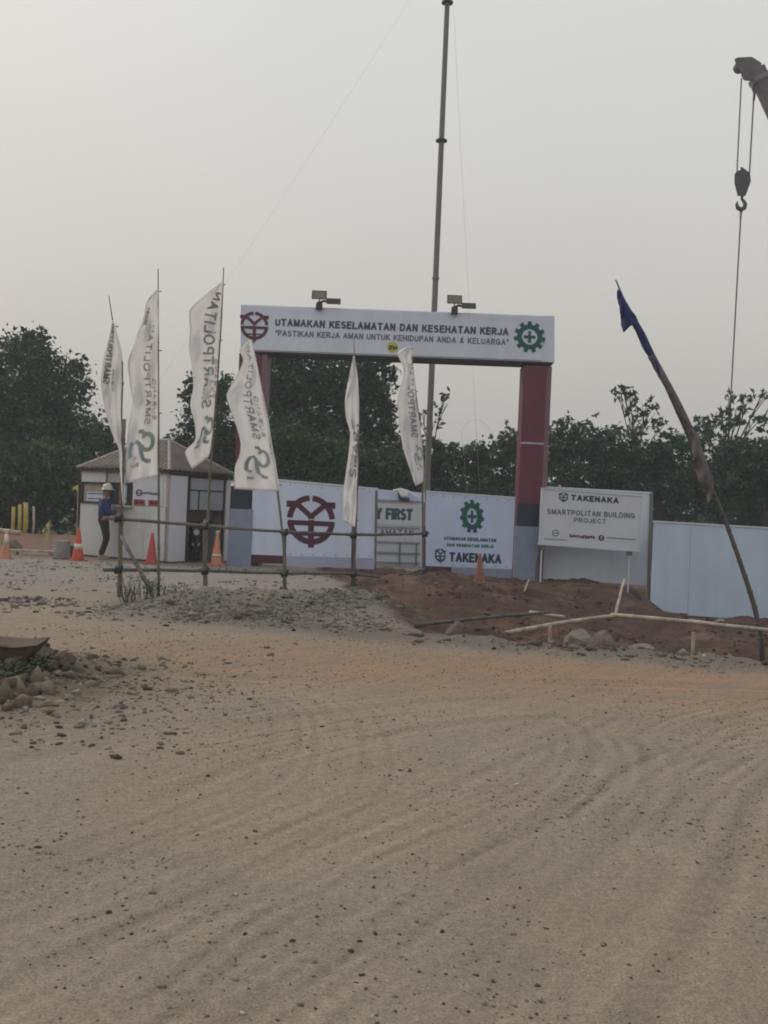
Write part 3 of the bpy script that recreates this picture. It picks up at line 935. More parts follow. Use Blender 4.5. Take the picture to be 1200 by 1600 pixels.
class Art:
    """flat print in 2-D; each stroke lies a hair above the last"""

    def __init__(s):
        s.v = []
        s.f = []
        s.lvl = 0

    def poly(s, pts):
        n = len(s.v)
        s.v += [(p[0], p[1], s.lvl) for p in pts]
        s.f.append(tuple(range(n, n + len(pts))))
        s.lvl += 1
        return s

    def stroke(s, pts, wd, closed=False):
        pts = [Vector((p[0], p[1])) for p in pts]
        m = len(pts)
        n = len(s.v)
        for i, p in enumerate(pts):
            a = pts[(i - 1) % m] if (closed or i > 0) else p
            b = pts[(i + 1) % m] if (closed or i < m - 1) else p
            d = (b - a).normalized()
            nn = Vector((-d.y, d.x)) * (wd / 2)
            s.v += [(p.x + nn.x, p.y + nn.y, s.lvl), (p.x - nn.x, p.y - nn.y, s.lvl)]
        for i in range(m if closed else m - 1):
            j = (i + 1) % m
            s.f.append((n + 2 * i, n + 2 * i + 1, n + 2 * j + 1, n + 2 * j))
        s.lvl += 1
        return s

    def arc(s, c, r, a0, a1, wd, k=24, ry=None):
        ry = ry or r
        pts = [(c[0] + r * math.cos(math.radians(a0 + (a1 - a0) * i / k)), c[1] + ry * math.sin(math.radians(a0 + (a1 - a0) * i / k))) for i in range(k + 1)]
        if abs(a1 - a0) >= 359.9:
            return s.stroke(pts[:-1], wd, True)
        return s.stroke(pts, wd)

    def letters(s, body, width, height, th, place):
        """place(x, y) turns the letter box into the art's own frame"""
        res, t_ = lay_text(body, width, height, th)
        for lv, pl in res:
            n0 = len(s.v)
            keep = s.lvl
            s.lvl = lv
            if len(pl) == 2:
                a, b = Vector(pl[0]), Vector(pl[1])
                e = (b - a).normalized() * t_ * 0.42
                pl = [tuple(a - e), tuple(b + e)]
            s.stroke(pl, t_)
            s.lvl = keep
            for i in range(n0, len(s.v)):
                x_, y_, l_ = s.v[i]
                q_ = place(x_, y_)
                s.v[i] = (q_[0], q_[1], l_)
        return s

    def build(s, name, material, mapper, parent, step=0.0006):
        V = [mapper(a, b, 0.004 + l * step) for a, b, l in s.v]
        me_ = bpy.data.meshes.new(name)
        me_.from_pydata(V, [], s.f)
        me_.materials.append(material)
        o = bpy.data.objects.new(name, me_)
        C.objects.link(o)
        o.parent = parent
        if parent:
            o.matrix_parent_inverse = Matrix.Identity(4)
            me_.transform(Matrix.Translation(-Vector(parent.location)))
        return o


def plane_mapper(D, yoff=0.0):
    """print laid in photograph pixels on a board whose face stands at Y = D"""
    def f(a, b, h):
        p = P(a, b, D + yoff)
        return (p.x, p.y - h, p.z)
    return f


def emblem(art, cx, cy, r, slope=0.042, sx=1.0):
    """round maroon emblem: cut ring, chevron above, T bar below (pixel frame, y down)"""
    def T(x, y):
        return (cx + (x * sx) * r, cy - y * r + slope * (x * r))
    w_ = 0.235 * r

    def arc(a0, a1, k=16, rad=0.885):
        art.stroke([T(rad * math.cos(math.radians(a0 + (a1 - a0) * i / k)), rad * math.sin(math.radians(a0 + (a1 - a0) * i / k))) for i in range(k + 1)], w_)
    arc(4, 86)
    arc(94, 176)
    arc(186, 354, 28)
    for sgn in (-1, 1):
        art.stroke([T(sgn * 1.02, 0.62), T(sgn * 0.66, 0.62)], 0.26 * r)
        art.stroke([T(sgn * 0.62, 0.66), T(sgn * 0.0, 0.14)], 0.21 * r)
        art.poly([T(-0.13, 0.22), T(0.13, 0.22), T(0.13, 0.04), T(-0.13, 0.04)])
    art.stroke([T(-0.98, -0.13), T(0.98, -0.13)], 0.2 * r)
    art.stroke([T(0, -0.0), T(0, -1.12)], 0.24 * r)
    art.stroke([T(-0.62, -0.60), T(0.62, -0.60)], 0.10 * r)
    return art


def gear(art, cx, cy, r, slope=0.042, teeth=11, sx=1.0):
    def T(x, y):
        return (cx + x * r * sx, cy - y * r + slope * x * r)
    k = 44
    art.stroke([T(0.66 * math.cos(2 * math.pi * i / k), 0.66 * math.sin(2 * math.pi * i / k)) for i in range(k)], 0.32 * r, True)
    for i in range(teeth):
        a = 2 * math.pi * i / teeth + math.pi / 2
        art.stroke([T(0.78 * math.cos(a), 0.78 * math.sin(a)), T(1.02 * math.cos(a), 1.02 * math.sin(a))], 0.27 * r * (sx + 1) / 2)
    art.stroke([T(-0.38, 0), T(0.38, 0)], 0.19 * r)
    art.stroke([T(0, -0.38), T(0, 0.38)], 0.19 * r * sx)
    return art


def board(name, px, D, th, m, parent=None, off=0.0):
    """a panel of thickness th whose camera-side face has the four given corners at Y = D"""
    mb = MB()
    mb.prism([P(a, b, D + off) for a, b in px], (0, th, 0))
    o = mb.build(name, m, None)
    if parent:
        o.parent = parent
        o.data.transform(Matrix.Translation(-Vector(parent.location)))
    return o


def put(mb, name, m, parent, smooth=False, bevel=0.0):
    """build world-space geometry as a child of parent"""
    o = mb.build(name, m, parent, smooth, bevel)
    if parent:
        o.data.transform(Matrix.Translation(-Vector(parent.location)))
    return o


# ------------------------------------------------------------------ gate arch
GD = 25.0
gate = empty('gate_arch', P(600, 890, GD), label='tall white and maroon site entrance arch with safety slogan across its beam', cat='gate arch')
# beam
board('beam', [(376.5, 476), (866.5, 494), (866.5, 566), (376, 547.5)], GD, 0.9, arch_white, gate)
board('beam_face', [(378.5, 478.5), (846, 495), (846, 563), (378, 545.5)], GD, 0.03, arch_white, gate, off=-0.033)
board('beam_underside', [(378, 548.2), (864, 566.8), (864, 569), (378, 550.4)], GD, 0.8, dark_steel, gate, off=0.03)
# columns
for (x0, x1, yt, side) in ((374, 409, 549.5, 9), (819, 855, 568.5, 8)):
    # x0, x1 at the top; the column stands plumb below
    p0 = P(x0, yt + 1.5, GD + 0.06)
    p1 = P(x1, yt + 1.5, GD + 0.06)
    sw = side * GD / 1600
    zt = min(p0.z, p1.z) - 0.005
    left = x0 < 500
    zb = 1.84 if left else 1.80
    zm = 1.37 if left else 1.24
    mb = MB()
    mb.box((p0.x, p0.y, -0.25), (p1.x, p0.y + 0.75, zt))
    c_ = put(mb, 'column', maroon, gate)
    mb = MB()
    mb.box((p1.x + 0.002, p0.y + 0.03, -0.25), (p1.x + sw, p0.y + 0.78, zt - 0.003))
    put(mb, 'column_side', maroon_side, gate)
    xb1 = p0.x + 31 * GD / 1600
    mb = MB()
    mb.box((p0.x - 0.03, p0.y - 0.16, zm + 0.002), (xb1, p0.y - 0.002, zb))
    put(mb, 'navy_band', navy, gate)
    mb = MB()
    mb.box((p0.x - 0.06, p0.y - 0.18, -0.25), (xb1 + 0.03, p0.y - 0.003, zm))
    put(mb, 'column_base', paleblue, gate)
    if not left:
        j = P(x0, 692, GD)
        mb = MB()
        mb.box((p0.x - 0.005, p0.y - 0.012, j.z - 0.02), (p1.x + 0.002, p0.y - 0.002, j.z + 0.025))
        put(mb, 'panel_joint', lilac, gate)
gm = plane_mapper(GD, -0.034)


def slant_text(a, body, x0, x1, yb0, yb1, h, bold=0.2, italic=0.0):
    """letters along a sloping base line in pixels (yb0 at the left, yb1 at the right)"""
    W = x1 - x0
    return a.letters(body, W, h, bold, lambda x_, y_: (x0 + x_ + y_ * (0.042 + italic), yb0 + x_ / W * (yb1 - yb0) - y_))


emblem(Art(), 397.5, 509, 22, 0.04).build('emblem', ink_maroon2, gm, gate)
slant_text(Art(), 'UTAMAKAN KESELAMATAN DAN KESEHATAN KERJA', 430, 794, 509.5, 524.5, 12.0, 0.235).build('lettering', beam_ink, gm, gate)
slant_text(Art(), '"PASTIKAN KERJA AMAN UNTUK KEHIDUPAN ANDA & KELUARGA"', 430, 794, 525.0, 539.5, 9.6, 0.2).build('lettering', beam_ink2, gm, gate)
gear(Art(), 827.5, 526.5, 24).build('green_cross_emblem', ink_green, gm, gate)
Art().poly([(613.5 + 8.6 * math.cos(t * math.pi / 12), 542.6 + 8.6 * math.sin(t * math.pi / 12)) for t in range(24)]).build('round_sticker', yellow, gm, gate)
slant_text(Art(), 'ZM', 607.5, 620, 546, 546.4, 6.2, 0.3).build('sticker_print', ink_dark, plane_mapper(GD, -0.042), gate)
# creases of the stretched vinyl: seams between the sheets
for u_ in (524, 668, 768):
    mb = MB()
    a_, b_ = P(u_, 486 + (u_ - 500) * 0.036, GD - 0.037), P(u_ - 2.7, 549 + (u_ - 500) * 0.036, GD - 0.037)
    mb.tube([a_, b_], 0.004, 6)
    put(mb, 'sheet_seam', arch_white, gate)


# floodlights
def floodlight_pair(u, v, first):
    b = P(u, v, GD + 0.2)
    r_ = empty('floodlight', b, label=('pair of floodlights on the beam above the first words of the slogan' if first else 'pair of floodlights on the beam just right of the tall mast'),
               cat='floodlight', group='floodlights on the gate beam')
    s_ = GD / 1600
    mb = MB()
    mb.box((-5 * s_, -0.33, -6.5 * s_), (5 * s_, -0.245, 3.5 * s_))
    mb.box((-3.4 * s_, -0.30, 3.5 * s_), (1.6 * s_, -0.2, 6 * s_))
    mb.box((-1.2 * s_, -0.22, 5 * s_), (0.6 * s_, -0.17, 14 * s_))
    put_local(mb, 'bracket', dark_steel, r_)
    mb = MB()
    mb.tube([(0, -0.2, 5 * s_), (6 * s_, -0.2, 8.5 * s_), (14 * s_, -0.2, 7.5 * s_)], 0.03, 6)
    put_local(mb, 'arm', dark_steel, r_)
    # tilted lamp housings
    for (cx_, cz_, hw, hh, mm, nm) in ((-0.5 * s_, 16.5 * s_, 12 * s_, 7.5 * s_, flood_m, 'lamp_head'), (22 * s_, 7.5 * s_, 11.5 * s_, 5.2 * s_, dark_steel, 'lamp_head')):
        mb = MB()
        fr = [(cx_ - hw, -0.34, cz_ - hh), (cx_ + hw, -0.34, cz_ - hh), (cx_ + hw * 0.97, -0.26, cz_ + hh), (cx_ - hw, -0.26, cz_ + hh)]
        bk = [(cx_ - hw * 0.6, -0.16, cz_ - hh * 0.5), (cx_ + hw * 0.6, -0.16, cz_ - hh * 0.5), (cx_ + hw * 0.6, -0.12, cz_ + hh * 0.6), (cx_ - hw * 0.6, -0.12, cz_ + hh * 0.6)]
        mb.add(fr + bk, [(0, 1, 2, 3), (7, 6, 5, 4), (0, 4, 5, 1), (1, 5, 6, 2), (2, 6, 7, 3), (3, 7, 4, 0)])
        hd = put_local(mb, nm, dark_steel, r_, bevel=0.01)
        mb = MB()
        k_ = 0.84
        mb.prism([(cx_ + (p_[0] - cx_) * k_, p_[1] - 0.006, cz_ + (p_[2] - cz_) * k_) for p_ in fr], (0, 0.004, 0))
        put_local(mb, 'lens', mm, hd)


def put_local(mb, name, m, parent, smooth=False, bevel=0.0):
    return mb.build(name, m, parent, smooth, bevel)


floodlight_pair(500, 481, True)
floodlight_pair(709, 488, False)

# ------------------------------------------------------------------ hoardings beside the gate
# left board with the big emblem
bL = empty('hoarding_board', P(490, 890, 24.9), label='white board with big round maroon emblem left of the gate opening', cat='hoarding', group='printed boards at the gate')
LD = 24.9
board('panel', [(391, 748), (590, 766), (586, 889), (388, 866)], LD, 0.05, banner, bL)
board('top_rail', [(391, 744.5), (590.5, 762.5), (590.5, 765.5), (391, 747.5)], LD, 0.08, frame_white, bL, off=-0.01)
board('bottom_strip', [(443, 868.5), (586, 872), (584.5, 889.8), (443, 882.5)], LD, 0.02, lilac, bL, off=-0.03)
board('maroon_strip', [(388, 866.2), (442, 868.4), (442, 881), (387, 879.5)], LD, 0.05, ink_maroon, bL, off=-0.012)
board('edge_batten', [(586.5, 766), (590.5, 766), (587.5, 889), (584.2, 889)], LD, 0.06, steel, bL, off=-0.02)
emblem(Art(), 486, 812.5, 38.5, 0.045, sx=0.97).build('emblem', ink_maroon, plane_mapper(LD), bL)
# right board
bR = empty('hoarding_board', P(735, 905, LD), label='blue tinted board with green cross gear and company name right of the gate opening', cat='hoarding', group='printed boards at the gate')
board('panel', [(666, 769), (805, 779), (800, 889.5), (663, 884)], LD, 0.05, banner2, bR)
board('top_rail', [(666, 766.5), (805.5, 776.4), (805.5, 778.6), (666, 768.6)], LD, 0.08, frame_white, bR, off=-0.01)
board('maroon_strip', [(662, 884.5), (705, 886), (705, 902), (662, 900)], LD, 0.05, ink_maroon, bR, off=-0.004)
board('bottom_strip', [(705.2, 886.2), (800, 889.8), (799, 908), (705.2, 904)], LD, 0.05, paleblue, bR, off=0.002)
mR = plane_mapper(LD)
gear(Art(), 737.5, 807, 25.5, 0.05, sx=0.72).build('green_cross_emblem', ink_green, mR, bR)
slant_text(Art(), 'UTAMAKAN KESELAMATAN', 694, 775, 843.5, 847.0, 5.4, 0.26).build('lettering', ink_green, mR, bR)
slant_text(Art(), 'DAN KESEHATAN KERJA', 698, 771, 853.5, 856.5, 5.0, 0.26).build('lettering', ink_green, mR, bR)
emblem(Art(), 688, 867.5, 10.5, 0.05, sx=0.8).build('emblem', ink_dark, mR, bR)
slant_text(Art(), 'TAKENAKA', 702, 782.5, 877.5, 881.0, 15.0, 0.24).build('lettering', ink_dark, mR, bR)
# low board seen through the opening
FD = 27.6
rail_grey = mat('rail_grey', (0.30, 0.31, 0.33), 0.6)
bF = empty('safety_board', P(625, 886, FD), label='weathered white board reading FIRST seen through the gate opening', cat='safety board')
board('panel', [(520, 780), (662, 786), (661, 888), (519, 881)], FD, 0.05, frame_white, bF)
board('upper_sheet', [(572, 763), (664, 770), (664, 785), (572, 779.5)], FD, 0.05, banner, bF, off=0.01)
board('lettered_sheet', [(520, 784), (658, 790), (657, 822), (519, 816)], FD, 0.02, frame_white, bF, off=-0.025)
for ya, yb in ((781, 784.5), (823, 825), (846, 848), (862.5, 865), (878, 879.5)):
    board('rail', [(586, ya - 1), (656, ya + 1.5), (656, yb + 1.5), (586, yb - 1)], FD, 0.04, rail_grey, bF, off=-0.05)
for ua in (624, 650):
    board('upright', [(ua, 848), (ua + 2.2, 848), (ua + 0.8, 884), (ua - 1.4, 884)], FD, 0.03, steel, bF, off=-0.09)
mF = plane_mapper(FD, -0.026)
slant_text(Art(), 'SAFETY FIRST', 540, 643.5, 809.5, 813.5, 18.5, 0.24).build('lettering', ink_dark if False else mat('ink_teal', (0.05, 0.10, 0.11), 0.6), mF, bF)
slant_text(Art(), 'UTAMAKAN KESELAMATAN', 478, 646, 833.5, 837.0, 9.0, 0.2).build('lettering', ink_grey, plane_mapper(FD, -0.003), bF)
mb = MB()
mb.box((P(626, 0, FD).x, FD - 0.12, P(626, 779, FD).z), (P(634, 0, FD).x + 0.6, FD - 0.04, P(626, 776.5, FD).z))
mb = MB()
mb.tube([P(624, 768, FD - 0.1), P(624, 779, FD - 0.1)], 0.035, 8)
mb.tube([P(624, 779, FD - 0.1), P(640, 781, FD - 0.1)], 0.05, 8)
put(mb, 'hinge_bar', dark_steel, bF)
mb = MB()
mb.tube([P(614, 766, FD - 0.14), P(627, 763.5, FD - 0.16), P(640, 768, FD - 0.12), P(655, 777, FD - 0.1)], 0.02, 6)
mb.prism([P(620, 763, FD - 0.2), P(637, 765, FD - 0.2), P(637, 774, FD - 0.2), P(626, 775, FD - 0.2)], (0, 0.02, 0))
put(mb, 'torn_sheet', cloth_w, bF)

for brd, c0_, c1_ in ((bL, (391, 752), (590, 770)), (bL, (445, 866), (586, 869)), (bR, (667, 773), (803, 783)), (bR, (664, 881), (800, 886))):
    mb = MB()
    for k in range(8):
        t = (k + 0.5) / 8
        c_ = P(c0_[0] + (c1_[0] - c0_[0]) * t, c0_[1] + (c1_[1] - c0_[1]) * t, LD)
        mb.tube([c_ - Vector((0, 0.012, 0)), c_], 0.016, 6)
    put(mb, 'screw_heads', steel, brd)['kind'] = 'stuff'

# plain hoarding behind the project sign
WD = 25.4
hB = empty('hoarding_wall', P(920, 912, WD), label='tall plain white hoarding standing behind the project sign', cat='hoarding', group='plain hoardings right of the gate')
board('sheet', [(829, 822), (846, 823), (846, 760), (1019, 769), (1014.5, 914), (828, 905)], WD, 0.06, hoard, hB)
board('edge_post', [(1016, 770), (1021, 770), (1015.5, 938), (1011, 938)], WD, 0.06, steel, hB, off=-0.03)
board('top_rail', [(848, 759.6), (1019, 768.8), (1019, 771), (848, 761.8)], WD, 0.09, frame_white, hB, off=-0.02)
hC = empty('hoarding_wall', P(1200, 965, 24.2), label='long plain blue grey hoarding at the right edge, stepping down below the sign', cat='hoarding', group='plain hoardings right of the gate')
RD = 24.2
edges = [1021.5, 1080, 1139, 1198, 1258, 1318, 1378, 1438, 1500]
for a_, b_ in zip(edges[:-1], edges[1:]):
    t0 = 815.5 + (a_ - 1021) * 0.058
    t1 = 815.5 + (b_ - 1021) * 0.058
    f0 = 938 + 0 * a_ if a_ < 1030 else 953 + (a_ - 1040) * 0.066
    f1 = 953 + (b_ - 1040) * 0.066
    pts = [(a_, t0), (b_ - 0.05, t1), (b_ - 5.45, f1 + 6), (a_ - 5.4, f0 + (6 if a_ > 1030 else 0))]
    if a_ < 1030:
        pts = [(a_, t0), (b_ - 0.4, t1), (b_ - 5.8, f1 + 3), (1040, 957), (a_ - 5, 939)]
    board('sheet', pts, RD, 0.04, hoard_blue, hC, off=0.0)
board('top_rail', [(1021, 813.2), (1500, 841), (1500, 843.4), (1021, 815.6)], RD, 0.09, frame_white, hC, off=-0.02)

# project sign
SD = 24.6
sg = empty('project_sign', P(920, 900, SD), label='white company project sign on short legs before the plain hoarding', cat='sign')
board('sign_panel', [(848.5, 764), (1003.5, 776), (999, 860), (844.5, 848)], SD, 0.14, sign_white, sg)
board('frame_rail', [(846.5, 761.8), (1005.5, 774.2), (1005.4, 776.0), (846.4, 763.6)], SD, 0.16, frame_white, sg, off=-0.02)
board('frame_rail', [(841, 848.2), (1000.8, 860.4), (1000.8, 862.6), (841, 851)], SD, 0.16, frame_white, sg, off=-0.02)
board('frame_rail', [(846.6, 764), (848.6, 764), (844.4, 848.1), (842.2, 848.1)], SD, 0.16, frame_white, sg, off=-0.022)
board('frame_rail', [(1003.4, 776.2), (1005.6, 776.2), (1001.2, 860.2), (999, 860.2)], SD, 0.16, frame_white, sg, off=-0.022)
mS = plane_mapper(SD)
emblem(Art(), 880.5, 776.5, 7.2, 0.07).build('emblem', ink_dark, mS, sg)
slant_text(Art(), 'TAKENAKA', 892, 966.5, 782, 787, 9.5, 0.27).build('lettering', ink_dark, mS, sg)
slant_text(Art(), 'SMARTPOLITAN BUILDING', 855, 991.5, 803.2, 810.4, 8.6, 0.2).build('lettering', ink_grey, mS, sg)
slant_text(Art(), 'PROJECT', 897, 947, 816, 818.6, 7.6, 0.2).build('lettering', ink_grey, mS, sg)
a = Art()
a.arc((868, 833), 4.6, 0, 360, 1.5)
a.stroke([(865, 833), (871, 833)], 1.3)
a.build('logo', ink_grey, mS, sg)
Art().stroke([(850, 842), (885.5, 844)], 1.2).build('logo_line', ink_grey, mS, sg)
a = Art()
for x_ in np.arange(890, 929, 4.0):
    a.stroke([(x_, 837.5 + (x_ - 890) * 0.06 + random.uniform(-1, 1)), (x_ + 3.0, 837.7 + (x_ - 890) * 0.06 + random.uniform(-1, 1))], random.uniform(3.4, 5.6))
a.build('logo_print', ink_maroon2, mS, sg)
a = Art()
a.arc((939.5, 840.5), 3.6, 0, 360, 2.2)
a.stroke([(936.5, 840.5), (942.5, 840.9)], 1.5)
a.build('logo', ink_dark, mS, sg)
Art().stroke([(947, 839.8), (993, 843.4)], 1.4).build('logo_line', ink_grey, mS, sg)
for u_, vb in ((846, 905), (983, 915)):
    mb = MB()
    t_ = P(u_ + 0.5, 851 if u_ < 900 else 861.5, SD + 0.05)
    mb.tube([(t_.x, SD + 0.05, t_.z), (t_.x, SD + 0.05, gz1(t_.x, SD) - 0.05)], 0.022, 8)
    lg = put(mb, 'leg', sign_white, sg)
    mb = MB()
    mb.box((t_.x - 0.06, SD - 0.0, t_.z - 0.1), (t_.x + 0.06, SD + 0.1, t_.z - 0.003))
    put(mb, 'foot_bracket', steel, sg)
mb = MB()
mb.tube([P(846, 855, SD), P(841, 868, SD - 0.05), P(838, 885, SD - 0.08), P(837, 905, SD - 0.05)], 0.012, 6)
put(mb, 'cable', dark_steel, sg)

# ------------------------------------------------------------------ guard hut
C1 = Vector((-5.2, 24.6, 0))
dA = Vector((-0.87, 0.493, 0)).normalized()     # along the left face
dB = Vector((0.493, 0.87, 0)).normalized()      # along the right face
LA, LB = 2.86, 2.45
hut = empty('guard_hut', C1, label='small white guard hut with a grey corrugated hipped roof', cat='guard hut')


def solve(u, v, d):
    r_ = FW + RT * ((u - 600) / 1600) + UP * ((800 - v) / 1600)
    k = r_.x / r_.y
    s_ = (k * C1.y - C1.x) / (d.x - k * d.y)
    p = C1 + d * s_
    return s_, CAMZ + r_.z / r_.y * p.y


def facebox(name, m, d, s0, s1, z0, z1, o0, o1, parent=None):
    """box on a hut face: s along the wall, o outwards"""
    nrm = -dB if d is dA else -dA
    par = parent or hut
    mb = MB()
    a_ = [C1 + d * s_ + nrm * o_ + Vector((0, 0, z_)) for z_ in (z0, z1) for s_, o_ in ((s0, o0), (s1, o0), (s1, o1), (s0, o1))]
    mb.add(a_, [(0, 3, 2, 1), (4, 5, 6, 7), (0, 1, 5, 4), (1, 2, 6, 5), (2, 3, 7, 6), (3, 0, 4, 7)])
    o = mb.build(name, m, par)
    o.data.transform(Matrix.Translation(-C1))
    return o


def fpx(name, m, d, u0, v0, u1, v1, o0, o1, parent=None):
    s0, za = solve(u0, v0, d)
    s1, zb_ = solve(u1, v1, d)
    return facebox(name, m, d, min(s0, s1), max(s0, s1), min(za, zb_), max(za, zb_), o0, o1, parent)


EZ = 2.22
# left face: lower wall panels, window band, upper panels
sW0, zw0 = solve(164, 788, dA)
sW1, _ = solve(127, 788, dA)
sV0, _ = solve(206, 788, dA)
sV1, _ = solve(171, 788, dA)
zs = 1.34
n_pan = 4
for i in range(n_pan):
    a0 = LA * i / n_pan
    facebox('wall_panel', hut_white, dA, a0 + 0.004, LA * (i + 1) / n_pan - 0.004, 0.02, zs, -0.06, 0.0 - 0.003 * (i % 2))
facebox('wall_panel', hut_white, dA, 0.0, sV0 - 0.01, zs + 0.004, EZ - 0.02, -0.06, -0.002)
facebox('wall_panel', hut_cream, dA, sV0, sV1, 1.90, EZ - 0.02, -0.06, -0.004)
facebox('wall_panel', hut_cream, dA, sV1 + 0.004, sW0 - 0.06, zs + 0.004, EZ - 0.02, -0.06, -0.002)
facebox('wall_panel', hut_white, dA, sW0 + 0.004, LA, 1.89, EZ - 0.02, -0.06, -0.001)
facebox('corner_post', hut_wood, dA, sW0 - 0.055, sW0, zs, EZ, -0.05, 0.008)
facebox('plinth', slab_m, dA, -0.02, LA + 0.02, -0.1, 0.045, -0.05, 0.02)
# window with papers behind
for (a0, a1, b0, b1) in ((sW0, sW1, 1.84, 1.89), (sW0, sW1, zs, zs + 0.05), (sW0, sW0 + 0.05, zs + 0.05, 1.84), (sW1 - 0.05, sW1, zs + 0.05, 1.84)):
    facebox('window_frame', hut_trim, dA, a0, a1, b0, b1, -0.05, 0.03)
facebox('window_board', paper_tan, dA, sW0 + 0.05, sW1 - 0.05, zs + 0.05, 1.84, -0.04, -0.02)
facebox('notice', paper_m, dA, sW0 + 0.07, sW1 - 0.16, zs + 0.07, zs + 0.3, -0.018, -0.012)
facebox('notice_stripe', ink_blue, dA, sW0 + 0.10, sW1 - 0.2, zs + 0.24, zs + 0.27, -0.011, -0.008)
facebox('notice_stripe', ink_blue, dA, sW0 + 0.12, sW1 - 0.22, zs + 0.12, zs + 0.145, -0.011, -0.008)
# dark serving window
facebox('window_opening', dark_int, dA, sV0 + 0.03, sV1 - 0.03, zs + 0.03, 1.86, -0.5, -0.03)
for (a0, a1, b0, b1) in ((sV0, sV1, 1.86, 1.90), (sV0, sV1, zs, zs + 0.03), (sV0, sV0 + 0.03, zs + 0.03, 1.86), (sV1 - 0.03, sV1, zs + 0.03, 1.86)):
    facebox('window_frame', hut_trim, dA, a0, a1, b0, b1, -0.04, 0.02)
facebox('sill', hut_white, dA, sV0 - 0.05, sV1 + 0.05, zs - 0.04, zs - 0.004, 0.0, 0.12)
facebox('window_pane', glass_m, dA, sV0 + 0.20, sV0 + 0.40, zs + 0.05, 1.84, -0.028, -0.022)
# poster with emblem and red boxes
sP0, zP0 = solve(254, 791, dA)
sP1, zP1 = solve(209, 746, dA)
pst = facebox('notice_sheet', paper_m, dA, sP0, sP1, zP0, zP1, 0.002, 0.012)


def hut_mapper(d, off):
    nrm = -dB if d is dA else -dA

    def f(a_, b_, h):
        s_, z_ = solve(a_, b_, d)
        p = C1 + d * s_ + nrm * (off + h)
        return (p.x, p.y, z_)
    return f


hm = hut_mapper(dA, 0.012)


def art_hut(a_, name, m):
    o = a_.build(name, m, hm, None)
    o.parent = pst
    o.data.transform(Matrix.Translation(-C1))
    return o


art_hut(Art().arc((218, 770), 4.2, 0, 360, 2.2).stroke([(215, 770), (221, 770.5)], 1.6), 'emblem', ink_maroon)
art_hut(Art().stroke([(224, 771), (232, 769.8), (240, 772), (247, 771.6)], 3.6), 'emblem_tail', ink_grey)
art_hut(Art().poly([(209.5, 780), (227.5, 780.8), (227.5, 790), (209.5, 789.2)]).poly([(232.5, 781), (250, 781.8), (250, 791), (232.5, 790.2)]), 'red_box', ink_red)
art_hut(Art().stroke([(212, 784.6), (216, 784.8)], 5).stroke([(218, 785), (225, 785.3)], 3).stroke([(235, 785.6), (240, 785.8)], 5).stroke([(242, 786), (248, 786.2)], 3), 'red_box_print', ink_maroon)
# right face: white door panel, glazed opening, end post
sD1, _ = solve(290, 800, dB)
sE0, _ = solve(296, 800, dB)
sE1, _ = solve(350, 800, dB)
LB = sE1 + 0.14
facebox('corner_strip', hut_cream, dB, 0.0, 0.05, 0.02, EZ, -0.06, 0.006)
dr = facebox('door_panel', sign_white, dB, 0.06, sD1, 0.03, EZ - 0.1, -0.04, 0.03)
facebox('door_edge', hut_trim, dB, sD1 + 0.001, sE0, 0.03, EZ - 0.06, -0.05, 0.01)
facebox('header', hut_trim, dB, sD1, LB, EZ - 0.13, EZ, -0.06, 0.0)
facebox('end_post', frame_white, dB, sE1 + 0.03, LB + 0.06, 0.0, EZ - 0.14, -0.10, 0.03)
facebox('frame_post', hut_trim, dB, sE1 - 0.03, sE1 + 0.028, 0.02, EZ - 0.14, -0.05, 0.0)
facebox('floor_sill', slab_m, dB, -0.02, LB, -0.1, 0.03, -0.06, 0.02)
pn = facebox('window_pane', glass_m, dB, sE0, sE1 - 0.03, 1.30, EZ - 0.135, -0.03, -0.02)
facebox('window_bar', hut_trim, dB, sE0, sE1 - 0.03, 1.77, 1.80, -0.02, -0.005)
facebox('window_bar', hut_trim, dB, (sE0 + sE1) / 2 - 0.35, (sE0 + sE1) / 2 - 0.31, 1.30, 1.77, -0.018, -0.004)
facebox('counter', desk_m, dB, sE0, sE1 - 0.35, 1.0, 1.30, -0.45, -0.06)
facebox('counter_screen', desk_m, dB, sE0, sE1 - 0.35, 1.305, 1.45, -0.3, -0.06)
facebox('inner_wall', back_m, dB, sE0, LB, 0.0, EZ - 0.02, -1.5, -1.45)
facebox('inner_wall', dark_int, dB, sD1, sD1 + 0.03, 0.0, EZ - 0.14, -1.44, -0.07)
# far walls
mb = MB()
A2 = C1 + dA * LA
B2 = C1 + dB * LB
A3 = A2 + dB * LB
for p_, q_ in ((A2, A3), (B2, A3)):
    dd = (q_ - p_).normalized()
    nn = Vector((-dd.y, dd.x, 0)) * 0.03
    mb.prism([p_ + nn, q_ + nn, q_ - nn, p_ - nn], (0, 0, EZ - 0.02))
put(mb, 'back_wall', hut_white, hut)

# roof
OV = 0.11
rise = 0.80
E0 = C1 + dA * (LA + OV) - dB * OV
E1 = C1 - dA * OV - dB * OV
E2 = C1 - dA * OV + dB * (LB + OV)
E3 = C1 + dA * (LA + OV) + dB * (LB + OV)
half = (LB + 2 * OV) / 2
Rn = C1 - dA * OV + dA * (half * 0.92) - dB * OV + dB * half
Rf = E0 + dB * half - dA * (half * 0.92)
Rn.z = Rf.z = 0


